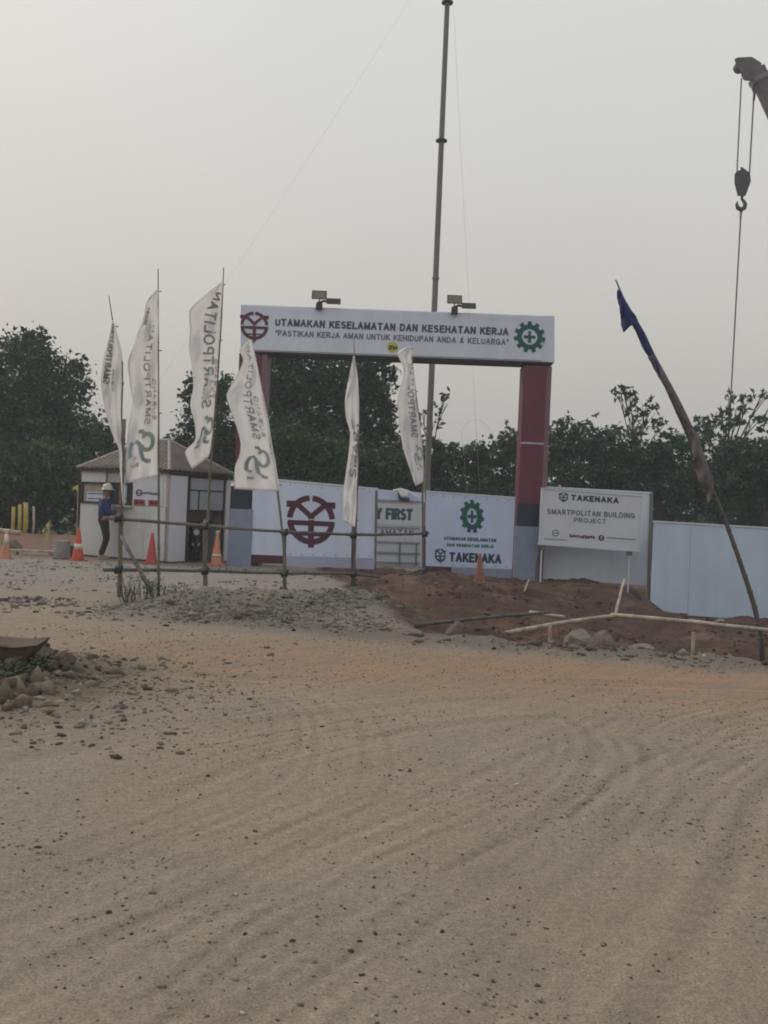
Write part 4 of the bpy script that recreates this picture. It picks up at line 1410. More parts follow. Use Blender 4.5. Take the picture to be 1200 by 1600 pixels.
def roof_face(ea, eb, ra, rb, nm):
    """corrugated slope: eave from ea to eb, hip or ridge ends ra, rb"""
    L = (eb - ea).length
    d = (eb - ea).normalized()
    sA = (ra - ea).dot(d)
    sB = (rb - ea).dot(d)
    up = ((ra - ea) - d * sA)
    k = int(L / 0.035)
    vs_, fs_ = [], []
    rows = 6
    for i in range(k + 1):
        s_ = L * i / k
        t = 1.0
        if s_ < sA: t = s_ / sA
        if s_ > sB: t = min(t, (L - s_) / max(L - sB, 1e-6))
        wv = 0.018 * math.sin(s_ * 2 * math.pi / 0.17)
        for j in range(rows + 1):
            q_ = ea + d * s_ + up * (t * j / rows)
            vs_.append((q_.x, q_.y, EZ + 0.02 + rise * t * j / rows + wv - 0.02 * (1 - j / rows) * (random.random() if j == 0 else 0)))
    for i in range(k):
        for j in range(rows):
            a_ = i * (rows + 1) + j
            fs_.append((a_, a_ + rows + 1, a_ + rows + 2, a_ + 1))
    mb = MB()
    mb.add(vs_, fs_)
    o = put(mb, nm, roof_m, hut, smooth=True)
    so = o.modifiers.new('solid', 'SOLIDIFY')
    so.thickness = 0.012
    return o


roof_face(E0, E1, Rf, Rn, 'roof_slope')
roof_face(E1, E2, Rn, Rn, 'roof_slope')
roof_face(E3, E0, Rf, Rf, 'roof_slope')
roof_face(E2, E3, Rn, Rf, 'roof_slope')
zz_ = Vector((0, 0, EZ + 0.045))
zr_ = Vector((0, 0, EZ + rise + 0.045))
for a_, b_, nm in ((E1 + zz_, Rn + zr_, 'hip_cap'), (E0 + zz_, Rf + zr_, 'hip_cap'), (E2 + zz_, Rn + zr_, 'hip_cap'), (Rn + zr_, Rf + zr_, 'ridge_cap')):
    mb = MB()
    d = (b_ - a_).normalized()
    sd_ = d.cross(Vector((0, 0, 1))).normalized() * 0.045
    for sg_ in (-1, 1):
        mb.prism([a_, b_, b_ + sd_ * sg_ - Vector((0, 0, 0.04)), a_ + sd_ * sg_ - Vector((0, 0, 0.04))], (0, 0, 0.015))
    put(mb, nm, roof_cap, hut)
facebox('fascia', hut_trim, dA, -OV + 0.05, LA + OV - 0.05, EZ - 0.07, EZ - 0.004, OV - 0.06, OV - 0.03)
facebox('fascia', hut_trim, dB, -OV + 0.05, LB + OV - 0.05, EZ - 0.07, EZ - 0.006, OV - 0.06, OV - 0.03)
facebox('soffit', hut_trim, dA, -OV + 0.1, LA + OV - 0.1, EZ - 0.012, EZ - 0.002, -LB, OV - 0.07)


# ------------------------------------------------------------------ flags
def resample(pts, n):
    """smooth curve through the points, n samples evenly in the parameter"""
    pts = [Vector(p) for p in pts]
    m = len(pts)
    L = [0]
    for i in range(m - 1):
        L.append(L[-1] + (pts[i + 1] - pts[i]).length)
    res = []
    for k in range(n):
        t = L[-1] * k / (n - 1)
        i = max(j for j in range(m) if L[j] <= t + 1e-9)
        i = min(i, m - 2)
        f = (t - L[i]) / max(L[i + 1] - L[i], 1e-9)
        p0, p1, p2, p3 = pts[max(i - 1, 0)], pts[i], pts[i + 1], pts[min(i + 2, m - 1)]
        c = 0.5 * ((2 * p1) + (p2 - p0) * f + (2 * p0 - 5 * p1 + 4 * p2 - p3) * f * f + (3 * p1 - p0 - 3 * p2 + p3) * f ** 3)
        lin = p1.lerp(p2, f)
        res.append(lin.lerp(c, 0.6))
    return res


def banner_flag(label, D, pole_px, pole_r, left, right, prints, slack=0.25, seed=0, pole_mat=None, pole_D=None, group='white advertising flags on bamboo poles'):
    base = P(*pole_px[-1], pole_D or D)
    base.z = gz1(base.x, base.y)
    r_ = empty('banner_flag', base, label=label, cat='flag', group=group)
    pp = [P(a_, b_, D) for a_, b_ in pole_px]
    pts = resample(pp, 14)
    pts[-1] = Vector((base.x, base.y, base.z - 0.1))
    rs = random.Random(seed)
    mb = MB()
    np_ = len(pts)
    rad = [pole_r * (0.35 + 0.65 * i / (np_ - 1)) for i in range(np_)]
    mb.tube(pts, rad, 8)
    # bamboo knuckles
    for i in range(1, np_ - 1):
        d = (pts[i + 1] - pts[i]).normalized() * 0.012
        mb.tube([pts[i] - d, pts[i] + d], rad[i] * 1.25, 8)
    put(mb, 'pole', pole_mat or bamboo_m, r_, smooth=True)
    NR, NC = 46, 14
    Lp = resample([(a_, b_, 0) for a_, b_ in left], NR)
    Rp = resample([(a_, b_, 0) for a_, b_ in right], NR)
    ph = rs.uniform(0, 6)
    grid = []
    for i in range(NR):
        t = i / (NR - 1)
        row = []
        for j in range(NC):
            f = j / (NC - 1)
            u_ = Lp[i].x + (Rp[i].x - Lp[i].x) * f
            v_ = Lp[i].y + (Rp[i].y - Lp[i].y) * f
            k = 1 - f                      # 0 at the pole, 1 at the free edge
            dep = slack * k + 0.10 * k * math.sin(t * 9 + ph + 2.2 * f) + 0.05 * min(1, 3 * k) * math.sin(t * 23 + ph * 2 + 5 * f) + 0.045 * math.sin(f * 13 + t * 6 + ph) * min(1, 4 * k) + 0.03 * math.sin(t * 41 + f * 9 + ph) * k
            row.append(P(u_, v_, D - dep))
        grid.append(row)
    mb = MB()
    mb.add([p for row in grid for p in row], [(i * NC + j, i * NC + j + 1, (i + 1) * NC + j + 1, (i + 1) * NC + j) for i in range(NR - 1) for j in range(NC - 1)])
    cl = put(mb, 'cloth', cloth_w, r_, smooth=True)
    so = cl.modifiers.new('solid', 'SOLIDIFY')
    so.thickness = 0.003
    so.offset = 0
    # ties to the pole
    mb = MB()
    for i in (1, NR // 3, 2 * NR // 3, NR - 3):
        q_ = grid[i][-1]
        mb.tube([q_ + Vector((-0.02, 0.01, 0)), q_ + Vector((0.05, 0.0, 0.004))], 0.008, 5)
    put(mb, 'ties', tie_m, r_)

    def surf(a_, b_, side):
        """a_ 0 bottom .. 1 top, b_ 0 left .. 1 right"""
        ti = min(max((1 - a_) * (NR - 1), 0), NR - 1.001)
        fj = min(max(b_ * (NC - 1), 0), NC - 1.001)
        i, j = int(ti), int(fj)
        ft, fc = ti - i, fj - j
        p00, p01, p10, p11 = grid[i][j], grid[i][j + 1], grid[i + 1][j], grid[i + 1][j + 1]
        p = (p00 * (1 - ft) + p10 * ft) * (1 - fc) + (p01 * (1 - ft) + p11 * ft) * fc
        nrm = (p01 - p00).cross(p10 - p00)
        if nrm.length < 1e-9:
            nrm = Vector((0, -1, 0))
        nrm.normalize()
        if nrm.y > 0: nrm = -nrm
        return p + nrm * 0.009 * side
    for art, m, nm in prints:
        VV, FF = [], []
        for side in (1, -1):
            n0 = len(VV)
            VV += [tuple(surf(p_[1], p_[0], side * (1 + 0.15 * p_[2]))) for p_ in art.v]
            FF += [tuple(i + n0 for i in f) for f in art.f]
        mb = MB()
        mb.add(VV, FF)
        pr_ = mb.build(nm, m, cl)
        pr_.data.transform(Matrix.Translation(-Vector(r_.location)))
    return r_


FW_, FH_ = 52.0, 300.0      # nominal flag cloth size used to keep the print in proportion


def vtext(body, b0, b1, a0, a1, bold=0.15, mirror=True, slip=0.0):
    """letters running upwards from a0 to a1 between cloth columns b0 and b1; mirrored = print showing through"""
    L_, H_ = (a1 - a0) * FH_, (b1 - b0) * FW_

    def place(x_, y_):
        y2 = y_ if mirror else H_ - y_
        return (b0 + y2 / FW_ + slip * x_ / L_, a0 + x_ / FH_)
    return Art().letters(body, L_, H_, bold, place)


def loop_logo(b0, b1, a0, a1):
    """two interlaced loops on two short feet: a grey green and a grey blue part"""
    W_, H_ = (b1 - b0) * FW_, (a1 - a0) * FH_

    def fin(A):
        A.v = [(b0 + x_ / FW_, a0 + y_ / FH_, l_) for x_, y_, l_ in A.v]
        return A
    T = lambda x, y: (x * W_, y * H_)
    wd = 0.15 * W_
    A, B = Art(), Art()
    A.stroke([T(0.36, 0.93), T(0.50, 0.95), T(0.58, 0.88)], wd)
    A.stroke([T(0.50, 0.80)] + [T(0.72 + 0.22 * math.cos(math.radians(a_)), 0.64 + 0.22 * math.sin(math.radians(a_))) for a_ in range(135, -190, -18)][:17] + [T(0.50, 0.52)], wd)
    B.stroke([T(0.30, 0.24), T(0.10, 0.28), T(0.07, 0.48), T(0.14, 0.64), T(0.30, 0.68), T(0.42, 0.60), T(0.48, 0.40), T(0.56, 0.20), T(0.72, 0.12), T(0.86, 0.12)], wd)
    B.stroke([T(0.12, 0.08), T(0.38, 0.08)], wd * 0.9)
    return fin(A), fin(B)


def std_prints(t0=0.30, t1=0.93, b0=0.52, b1=0.76, s0=0.32, s1=0.55, tm=cloth_t, logo=(0.15, 0.85, 0.07, 0.26), slip=0.0):
    g, h = loop_logo(*logo)
    return [(vtext('SMARTPOLITAN', b0, b1, t0, t1, slip=slip), tm, 'lettering'),
            (vtext('SUBANG', b1 + 0.05, min(b1 + 0.17, 0.97), s0, s1), tm, 'lettering'), (g, cloth_g, 'logo_loop'), (h, cloth_b, 'logo_loop')]


FG = []
# 1 leftmost
banner_flag('leftmost white flag, twisted on a bent thin pole', 16.1, [(170, 462), (175, 495), (182, 530), (192, 573), (190, 640), (190, 780), (187, 930)], 0.022,
            [(176, 500), (171, 525), (163, 555), (158, 590), (160, 620), (166, 650), (178, 685), (186, 702), (187, 730), (190, 765), (192, 790)],
            [(179, 505), (184, 525), (191, 550), (191, 575), (189, 600), (190, 630), (190, 660), (191, 690), (193, 720), (195, 750), (195, 790)],
            [(vtext('SMARTPOLITAN', 0.08, 0.42, 0.66, 0.98), cloth_t, 'lettering'), (vtext('SUBANG', 0.5, 0.62, 0.62, 0.74), cloth_t, 'lettering')], slack=0.3, seed=1, pole_mat=bamboo_old)
# 2
g2, h2 = loop_logo(0.06, 0.86, 0.07, 0.26)
banner_flag('second white flag from the left, upright, showing its whole green loop logo', 16.4, [(247, 420), (247.4, 560), (248, 750), (248, 928)], 0.024,
            [(246, 452), (229, 470), (224, 497), (213, 528), (200, 565), (203, 600), (207, 625), (204, 650), (199, 680), (197, 715), (196, 755)],
            [(247.5, 450), (248, 480), (248, 510), (248, 540), (248, 570), (248, 600), (248, 625), (248, 650), (248, 680), (248, 712), (248, 744)],
            [(vtext('SMARTPOLITAN', 0.50, 0.72, 0.28, 0.80), cloth_t, 'lettering'), (vtext('SUBANG', 0.78, 0.90, 0.30, 0.52), cloth_tr, 'lettering'),
             (vtext('SMART', 0.1, 0.3, 0.80, 0.89), cloth_t, 'lettering'), (g2, cloth_g, 'logo_loop'), (h2, cloth_b, 'logo_loop')], slack=0.35, seed=2)
# 3
banner_flag('third white flag from the left, top corner flung out to a point', 17.3, [(349.5, 418), (346, 500), (338, 620), (329, 730), (319, 926)], 0.026,
            [(346, 441), (318, 463), (296, 485), (297, 515), (295, 545), (300, 575), (302, 605), (297, 632), (304, 662), (305, 688), (289, 706), (300, 733)],
            [(348, 440), (347, 470), (345.5, 500), (343.5, 530), (341.5, 560), (340, 590), (338, 615), (336, 640), (334, 665), (332, 685), (330, 700), (326, 714)],
            std_prints(0.30, 0.93, 0.42, 0.80, 0.34, 0.56, logo=(0.25, 0.95, 0.08, 0.26), slip=0.06), slack=0.5, seed=3)
# 4
banner_flag('fourth white flag from the left, drooping wide before the arch column', 18.5, [(392, 530), (404, 590), (419, 680), (434, 770), (443, 850), (446, 919)], 0.026,
            [(390, 531), (374, 546), (380, 562), (371, 585), (354, 616), (360, 640), (370, 668), (376, 692), (374, 712), (367, 730), (366, 764)],
            [(392.5, 531), (399, 556), (404, 580), (409, 605), (414, 630), (419, 655), (423, 680), (427, 705), (431, 725), (434, 745), (438, 768)],
            std_prints(0.33, 0.95, 0.42, 0.66, 0.35, 0.62, logo=(0.2, 0.85, 0.06, 0.29)), slack=0.5, seed=4)
# 5
banner_flag('fifth white flag from the left, furled narrow on a straight pole', 20.3, [(553, 528), (555, 600), (560, 690), (557, 800), (553, 912)], 0.024,
            [(552, 556), (545, 590), (539, 625), (541, 655), (547, 675), (545, 705), (541, 735), (537, 765), (536, 795), (536, 815)],
            [(554, 556), (559, 590), (561, 625), (561, 655), (561, 685), (560, 710), (559, 740), (558, 770), (557, 800), (555, 824)],
            [(vtext('SMART', 0.30, 0.85, 0.28, 0.62, mirror=False, slip=0.12), cloth_t, 'lettering')], slack=0.25, seed=5)
# 6
g6, h6 = loop_logo(0.45, 0.98, 0.09, 0.28)
banner_flag('rightmost white flag, hanging before the round yellow sticker and the mast', 22.3, [(641, 541), (648, 600), (655, 660), (660, 760), (661, 905)], 0.026,
            [(639, 541), (621, 551), (631, 577), (627, 600), (621, 622), (623, 650), (626, 680), (632, 708), (641, 735), (649, 760)],
            [(642, 541), (645, 565), (648, 590), (650, 612), (653, 635), (656, 660), (659, 685), (661, 708), (662, 730), (662, 753)],
            [(vtext('SMARTPOLITAN', 0.50, 0.85, 0.33, 0.86), cloth_t, 'lettering'), (g6, cloth_g, 'logo_loop'), (h6, cloth_b, 'logo_loop')], slack=0.3, seed=6)

# ------------------------------------------------------------------ bamboo rail fence
posts = [(187, 655, 931, 16.0, 0.042), (321, 812, 926, 17.25, 0.045), (445, 828, 921, 18.6, 0.042), (552, 822, 913, 20.35, 0.045), (663, 822, 907, 22.4, 0.05)]
fn = empty('bamboo_fence', P(445, 921, 18.6), label='low two rail bamboo fence along the gravel bank, lashed at its posts', cat='fence')


def bamboo(mb, a_, b_, r_, seed=0, bend=0.02, taper=0.8):
    rs = random.Random(seed)
    a_, b_ = Vector(a_), Vector(b_)
    L = (b_ - a_).length
    n_ = max(4, int(L / 0.32))
    side = (b_ - a_).normalized().cross(Vector((0, 1, 0.2))).normalized()
    pts = [a_.lerp(b_, i / n_) + side * (bend * L * math.sin(math.pi * i / n_) + rs.uniform(-0.006, 0.006)) for i in range(n_ + 1)]
    rad = [r_ * (1 - (1 - taper) * i / n_) for i in range(n_ + 1)]
    mb.tube(pts, rad, 9)
    for i in range(1, n_):
        d = (pts[i + 1] - pts[i]).normalized() * 0.012
        mb.tube([pts[i] - d, pts[i] + d], rad[i] * 1.17, 9)
    return mb


for i, (u_, vt, vb, D_, r_) in enumerate(posts):
    t_ = P(u_ + (7 if i == 0 else 0), vt, D_)
    b_ = P(u_, vb, D_)
    b_.z = gz1(b_.x, b_.y) - 0.15
    b_.y = t_.y
    put(bamboo(MB(), b_, t_, r_ * 0.9, 30 + i, 0.004, 0.85), 'post', bamboo_old if i > 1 else bamboo_m, fn, smooth=True)
up = [(176, 810, 15.95), (321, 822, 17.2), (445, 831.5, 18.55), (552, 836, 20.3), (664, 834.5, 22.3)]
lo = [(174, 890, 15.95), (321, 892, 17.2), (445, 896, 18.55), (552, 896.5, 20.3), (610, 904, 21.4), (664, 889, 22.3)]
for k, ln in enumerate((up, lo)):
    for i in range(len(ln) - 1):
        a_, b_ = P(*ln[i]), P(*ln[i + 1])
        d = (b_ - a_).normalized()
        a_ = a_ - d * 0.12 + Vector((0, -0.07, 0.01 * (i % 2)))
        b_ = b_ + d * 0.12 + Vector((0, -0.07, 0.014 * (i % 2)))
        put(bamboo(MB(), a_, b_, 0.030, 50 + i + 10 * k, 0.004 * (-1) ** i, 0.85), 'rail', bamboo_m if k == 0 and i < 2 else bamboo_old, fn, smooth=True)
    for i, (u_, v_, D_) in enumerate(ln):
        if k == 1 and i == 4: continue
        c_ = P(u_ if i else posts[0][0] - 1, v_, D_)
        mb = MB()
        mb.tube([c_ + Vector((-0.05, -0.02, -0.05)), c_ + Vector((0.01, -0.05, 0.0)), c_ + Vector((0.05, -0.02, 0.06))], [0.03, 0.05, 0.028], 7)
        mb.tube([c_ + Vector((0.05, -0.03, -0.05)), c_ + Vector((0.0, -0.06, 0.0)), c_ + Vector((-0.05, -0.03, 0.05))], [0.02, 0.04, 0.02], 7)
        put(mb, 'lashing', tie_m, fn, smooth=True)
put(bamboo(MB(), P(236, 924, 15.2), P(190, 838, 15.9), 0.034, 71, 0.003), 'brace', bamboo_old, fn, smooth=True)

# ------------------------------------------------------------------ leaning pole with the tattered blue flag
LDp = 15.2
bfl = P(1192, 1012, LDp)
bfl.z = gz1(bfl.x, bfl.y)
lf = empty('leaning_flag_pole', bfl, label='long leaning bamboo pole with a tattered blue flag wound round it', cat='flag')
pts = resample([P(*p, LDp) for p in ((962, 437), (975, 468), (992, 502), (1020, 560), (1052, 630), (1080, 692), (1103, 745), (1130, 805), (1157, 880), (1178, 945), (1190, 1000), (1194, 1022))], 26)
pts[-1].z = min(pts[-1].z, bfl.z - 0.1)
mb = MB()
rad = [0.012 + 0.03 * i / 25 for i in range(26)]
mb.tube(pts, rad, 8)
for i in range(1, 25):
    d = (pts[i + 1] - pts[i]).normalized() * 0.014
    mb.tube([pts[i] - d, pts[i] + d], rad[i] * 1.2, 8)
put(mb, 'pole', bamboo_old, lf, smooth=True)


def sheet(left, right, D, m, nm, parent, seed=0, wob=0.06):
    NR, NC = 30, 8
    Lp = resample([(a_, b_, 0) for a_, b_ in left], NR)
    Rp = resample([(a_, b_, 0) for a_, b_ in right], NR)
    rs = random.Random(seed)
    ph = rs.uniform(0, 6)
    vs_ = []
    for i in range(NR):
        for j in range(NC):
            f = j / (NC - 1)
            t = i / (NR - 1)
            q_ = Lp[i].lerp(Rp[i], f)
            e = rs.uniform(-0.6, 0.6) if j in (0,) else 0
            vs_.append(P(q_.x + e, q_.y, D - wob * math.sin(f * math.pi) - wob * 0.7 * math.sin(t * 17 + ph + f * 4) * (1 - f)))
    mb = MB()
    mb.add(vs_, [(i * NC + j, i * NC + j + 1, (i + 1) * NC + j + 1, (i + 1) * NC + j) for i in range(NR - 1) for j in range(NC - 1)])
    o = put(mb, nm, m, parent, smooth=True)
    so = o.modifiers.new('solid', 'SOLIDIFY')
    so.thickness = 0.006
    return o


sheet([(965, 452), (964, 464), (968, 478), (970, 500), (974, 519), (980, 512), (987, 506)], [(970, 455), (975, 466), (981, 476), (987, 486), (993, 493), (996, 500), (998, 507)], LDp - 0.05, cloth_navy, 'flag_cloth', lf, 1)
sheet([(988, 506), (996, 525), (1008, 550), (1022, 572), (1038, 602)], [(997, 503), (1008, 522), (1020, 548), (1032, 572), (1045, 598)], LDp - 0.055, cloth_navy, 'flag_cloth', lf, 2, 0.04)
sheet([(1012, 558), (1030, 590), (1052, 628), (1066, 655), (1078, 680)], [(1022, 552), (1040, 585), (1060, 622), (1074, 650), (1088, 680)], LDp - 0.06, cloth_faded, 'flag_cloth', lf, 3, 0.04)
sheet([(1076, 672), (1082, 700), (1086, 730), (1093, 752), (1102, 766), (1107, 788)], [(1090, 678), (1096, 700), (1104, 722), (1110, 738), (1116, 754), (1110, 782)], LDp - 0.065, cloth_faded, 'flag_cloth', lf, 4, 0.08)

# ------------------------------------------------------------------ bamboo lying and standing in the dug ground
def lying(pxa, Da, pxb, Db, r_, m, label, name='bamboo_pole', seed=0, group='bamboo poles in the dug ground', cat='bamboo pole'):
    a_, b_ = P(*pxa, Da), P(*pxb, Db)
    o = bamboo(MB(), a_, b_, r_, seed, 0.006).build(name, m, None, smooth=True)
    rebase(o, a_)
    tag(o, label, cat, group)
    return o


lying((955, 961), 16.0, (1245, 990), 14.6, 0.036, bamboo_pale, 'long straight pale pole running to the foot of the leaning flag pole', seed=81)
lying((790, 989), 14.4, (968, 961), 16.0, 0.034, bamboo_pale, 'pale pole slanting up from the road edge to the leaning prop', seed=82)
lying((650, 977), 14.6, (858, 957), 16.4, 0.030, bamboo_old, 'weathered pole lying on the red soil behind the upright stone', seed=83)
lying((828, 957), 16.9, (882, 964), 16.4, 0.030, bamboo_pale, 'short pale pole end lying behind the slanting pole', seed=84)
lying((961, 963), 16.2, (976, 905), 16.9, 0.026, bamboo_pale, 'short slanted prop standing where the pale poles meet', seed=85)
lying((819, 925), 20.4, (826, 906), 20.6, 0.022, bamboo_pale, 'tiny pale stake just below the right gate column', seed=86)
for k, (u_, v0, v1, D_, lb) in enumerate(((1084, 988, 1022, 14.4, 'pale square stake at the road edge left of the leaning flag pole'), (860, 978, 999, 14.0, 'thin stake under the slanting pale pole'), (1147, 1000, 1016, 14.2, 'short stake nearest the leaning flag pole'))):
    a_, b_ = P(u_, v0, D_), P(u_, v1, D_)
    mb = MB()
    zb_ = min(gz1(b_.x, b_.y), b_.z) - 0.05
    mb.prism([(a_.x - 0.02, D_ - 0.02, zb_), (a_.x + 0.02, D_ - 0.02, zb_), (a_.x + 0.02, D_ + 0.02, zb_), (a_.x - 0.02, D_ + 0.02, zb_)], (0, 0, a_.z - zb_))
    o = mb.build('stake', bamboo_pale if k != 2 else rock_red, None, bevel=0.004)
    rebase(o, (a_.x, D_, zb_))
    tag(o, lb, 'stake', 'stakes at the road edge')


# ------------------------------------------------------------------ traffic cones
def make_cone(u, v, D, h, m, band, label, top=None):
    p = P(u, v, D)
    z = gz1(p.x, D)
    r_ = empty('traffic_cone', (p.x, D, z), rz=random.uniform(0, 1), label=label, cat='traffic cone', group='traffic cones around the gate')
    k = h / 0.72
    mb = MB()
    c_ = 0.17 * k
    q_ = 0.035 * k
    mb.prism([(c_ - q_, -c_, 0), (c_, -c_ + q_, 0), (c_, c_ - q_, 0), (c_ - q_, c_, 0), (-c_ + q_, c_, 0), (-c_, c_ - q_, 0), (-c_, -c_ + q_, 0), (-c_ + q_, -c_, 0)], (0, 0, 0.03 * k))
    put_local(mb, 'base', m, r_, bevel=0.004)
    mb = MB()
    mb.lathe([(0.14 * k, 0.031 * k), (0.135 * k, 0.05 * k), (0.125 * k, 0.09 * k), (0.03 * k, 0.70 * k), (0.022 * k, 0.72 * k), (0.012 * k, 0.72 * k)], seg=20)
    put_local(mb, 'cone_body', m, r_, smooth=True)
    if band:
        mb = MB()
        rr = lambda z_: (0.125 + (z_ - 0.09) / 0.61 * (0.03 - 0.125)) + 0.003
        for z0, z1 in band:
            mb = MB()
            mb.lathe([(rr(z0) * k, z0 * k), (rr(z1) * k, z1 * k)], seg=20)
            put_local(mb, 'reflective_band', cone_w, r_, smooth=True)
    if top:
        mb = MB()
        mb.tube([(0, 0, 0.70 * k), (0.0, 0, 0.78 * k)], 0.03, 8)
        mb.tube([(-0.05, 0, 0.76 * k), (0.06, 0, 0.77 * k)], 0.025, 8)
        put_local(mb, 'bar_clip', cone_w, r_)
    return r_


make_cone(9, 872, 23.9, 0.62, cone_f, [(0.36, 0.66)], 'pale topped traffic cone at the left edge of the picture', top=True)
make_cone(121.5, 870, 24.2, 0.76, cone_r, [(0.26, 0.38)], 'bright orange cone with a pale band at the hut corner')
make_cone(236.5, 877, 24.0, 0.74, cone_p, None, 'plain dark red cone under the hut notice')
make_cone(338, 880, 24.6, 0.76, cone_f, [(0.2, 0.26)], 'faded orange cone before the hut opening', top=True)
make_cone(749, 901, 21.6, 0.66, cone_b, None, 'muddy brown orange cone on the red mound before the company name')

# ------------------------------------------------------------------ mast with guy wires
MD = 28.6
mbase = P(661, 900, MD)
mbase.z = 0
mast = empty('guyed_mast', mbase, label='very tall grey mast rising behind the gate beam', cat='mast')
topz = P(704, -110, MD).z
h_ = topz
sec = [0.0] + [P(691, 220, MD).z, P(700, 4, MD).z, topz]
sec = [0.0, P(685, 435, MD).z, P(691, 220, MD).z, P(700, 4, MD).z, topz]
lean = 0.0
mb = MB()
mb.tube([(0, 0, topz * k / 20) for k in range(21)], [0.092 - 0.024 * k / 20 for k in range(21)], 14, caps=False)
put_local(mb, 'mast_tube', steel, mast, smooth=True)
for k in (1, 2, 3):
    mb = MB()
    rr_ = 0.16 if k > 1 else 0.105
    mb.lathe([(0.09, -0.03), (rr_, -0.022), (rr_, 0.022), (0.09, 0.03)], (0, 0, sec[k]), 16)
    put_local(mb, 'flange', dark_steel if k > 1 else steel, mast)
mb = MB()
mb.lathe([(0.25, 0), (0.25, 0.06), (0.12, 0.1)], seg=14)
put_local(mb, 'base_plate', steel, mast)
tp = Vector((mbase.x, MD, topz - 0.2))
for q_, r_ in ((P(95, 820, 34.0), 0.0018), (P(752, 806, 31.0), 0.003)):
    mb = MB()
    mb.tube([tp.lerp(q_, i / 12) - Vector((0, 0, 0.25 * math.sin(math.pi * i / 12))) for i in range(13)], r_, 5)
    put(mb, 'guy_wire', wire_m, mast)

# ------------------------------------------------------------------ crane
CD = 45.0
crb = Vector((P(1200, 160, CD).x + 9.3, CD, 0))
crane = empty('mobile_crane', crb, label='dark crane boom tip with hook block hanging in from the right', cat='crane')
# boom head
hd = [(1148, 92), (1153, 89.5), (1175, 88.5), (1190, 98), (1189, 108), (1184, 118), (1181, 128), (1175, 124), (1170, 126), (1163, 125), (1159, 119), (1158, 112), (1151, 103)]
mb = MB()
for off in (0.0, 0.42):
    mb.prism([P(a_, b_, CD + off) for a_, b_ in hd], (0, 0.05, 0))
put(mb, 'boom_head', crane_m, crane, bevel=0.01)
mb = MB()
for (a_, b_, rr) in ((1158, 102, 0.24), (1178, 112, 0.28)):
    c_ = P(a_, b_, CD + 0.06)
    mb.tube([c_, c_ + Vector((0, 0.35, 0))], rr, 20)
put(mb, 'sheave', dark_steel, crane, smooth=False)
# boom sections
tipc = P(1181, 108, CD + 0.24)
foot = Vector((crb.x, CD + 0.24, 2.2))
ax = (foot - tipc).normalized()
sdv = Vector((0, 1, 0))
upv = ax.cross(sdv).normalized()
cuts = [0.0, 0.30, 0.62, 1.0]
Lb = (foot - tipc).length
for i in range(3):
    hw = 0.27 + 0.07 * i
    a_ = tipc + ax * (Lb * cuts[i])
    b_ = tipc + ax * (Lb * cuts[i + 1])
    mb = MB()
    mb.prism([a_ + upv * hw * 1.15 + sdv * hw, a_ + upv * hw * 1.15 - sdv * hw, a_ - upv * hw * 1.15 - sdv * hw, a_ - upv * hw * 1.15 + sdv * hw], b_ - a_)
    put(mb, 'boom_section', crane_m, crane, bevel=0.02)
mb = MB()
a_ = tipc + ax * 0.35
mb.prism([a_ + upv * 0.4 + sdv * 0.36, a_ + upv * 0.4 - sdv * 0.36, a_ - upv * 0.4 - sdv * 0.36, a_ - upv * 0.4 + sdv * 0.36], ax * 0.22)
put(mb, 'boom_collar', steel, crane)
# ropes
mb = MB()
mb.tube([P(1158.5, 122, CD + 0.2), P(1151.5, 268, CD + 0.2)], 0.032, 6)
put(mb, 'rope', rope_m, crane)
mb = MB()
mb.tube([P(1179, 128, CD + 0.2), P(1171, 270, CD + 0.2)], 0.036, 6)
put(mb, 'rope', rope_m, crane)
mb = MB()
mb.tube([P(1180, 127, CD + 0.2), P(1177, 138, CD + 0.2), P(1179, 146, CD + 0.2), P(1177.6, 158, CD + 0.2)], [0.05, 0.09, 0.06, 0.05], 8)
put(mb, 'rope_socket', dark_steel, crane, smooth=True)
# hook block
blk = [(1148, 272), (1152, 267), (1158, 265), (1157, 261), (1160, 261), (1172, 270), (1173.5, 283), (1165, 306), (1153, 306), (1148, 286)]
mb = MB()
for off in (0.05, 0.3):
    mb.prism([P(a_, b_, CD + off) for a_, b_ in blk], (0, 0.05, 0))
mb.prism([P(1160 + (a_ - 1160) * 0.8, 285 + (b_ - 285) * 0.8, CD + 0.11) for a_, b_ in blk], (0, 0.18, 0))
hb = put(mb, 'hook_block', dark_steel, crane, bevel=0.01)
mb = MB()
hk = [(1160, 304), (1159, 311), (1162, 314), (1164.5, 319), (1163, 325), (1158, 327.5), (1153, 325), (1151, 319.5), (1152.5, 315)]
mb.tube([P(a_, b_, CD + 0.2) for a_, b_ in hk], [0.07, 0.06, 0.07, 0.09, 0.1, 0.11, 0.1, 0.07, 0.03], 10)
put(mb, 'hook', dark_steel, crane, smooth=True)
mb = MB()
mb.tube([P(1158, 327, CD + 0.2), P(1157, 345, CD + 0.2), P(1142.5, 610, CD + 0.2), P(1138, 700, CD + 0.2)], [0.06, 0.035, 0.032, 0.032], 6)
put(mb, 'sling', rope_m, crane)
mb = MB()
mb.box((crb.x - 2.2, CD - 1.1, 1.3), (crb.x + 3.0, CD + 1.6, 2.5))
put(mb, 'superstructure', crane_y, crane, bevel=0.08)
mb = MB()
mb.box((crb.x - 2.6, CD - 2.0, 1.35), (crb.x - 0.6, CD - 1.12, 3.0))
put(mb, 'cab', crane_y, crane, bevel=0.12)
mb = MB()
mb.box((crb.x - 5.2, CD - 1.2, 0.75), (crb.x + 4.6, CD + 1.4, 1.28))
put(mb, 'carrier', crane_y, crane, bevel=0.05)
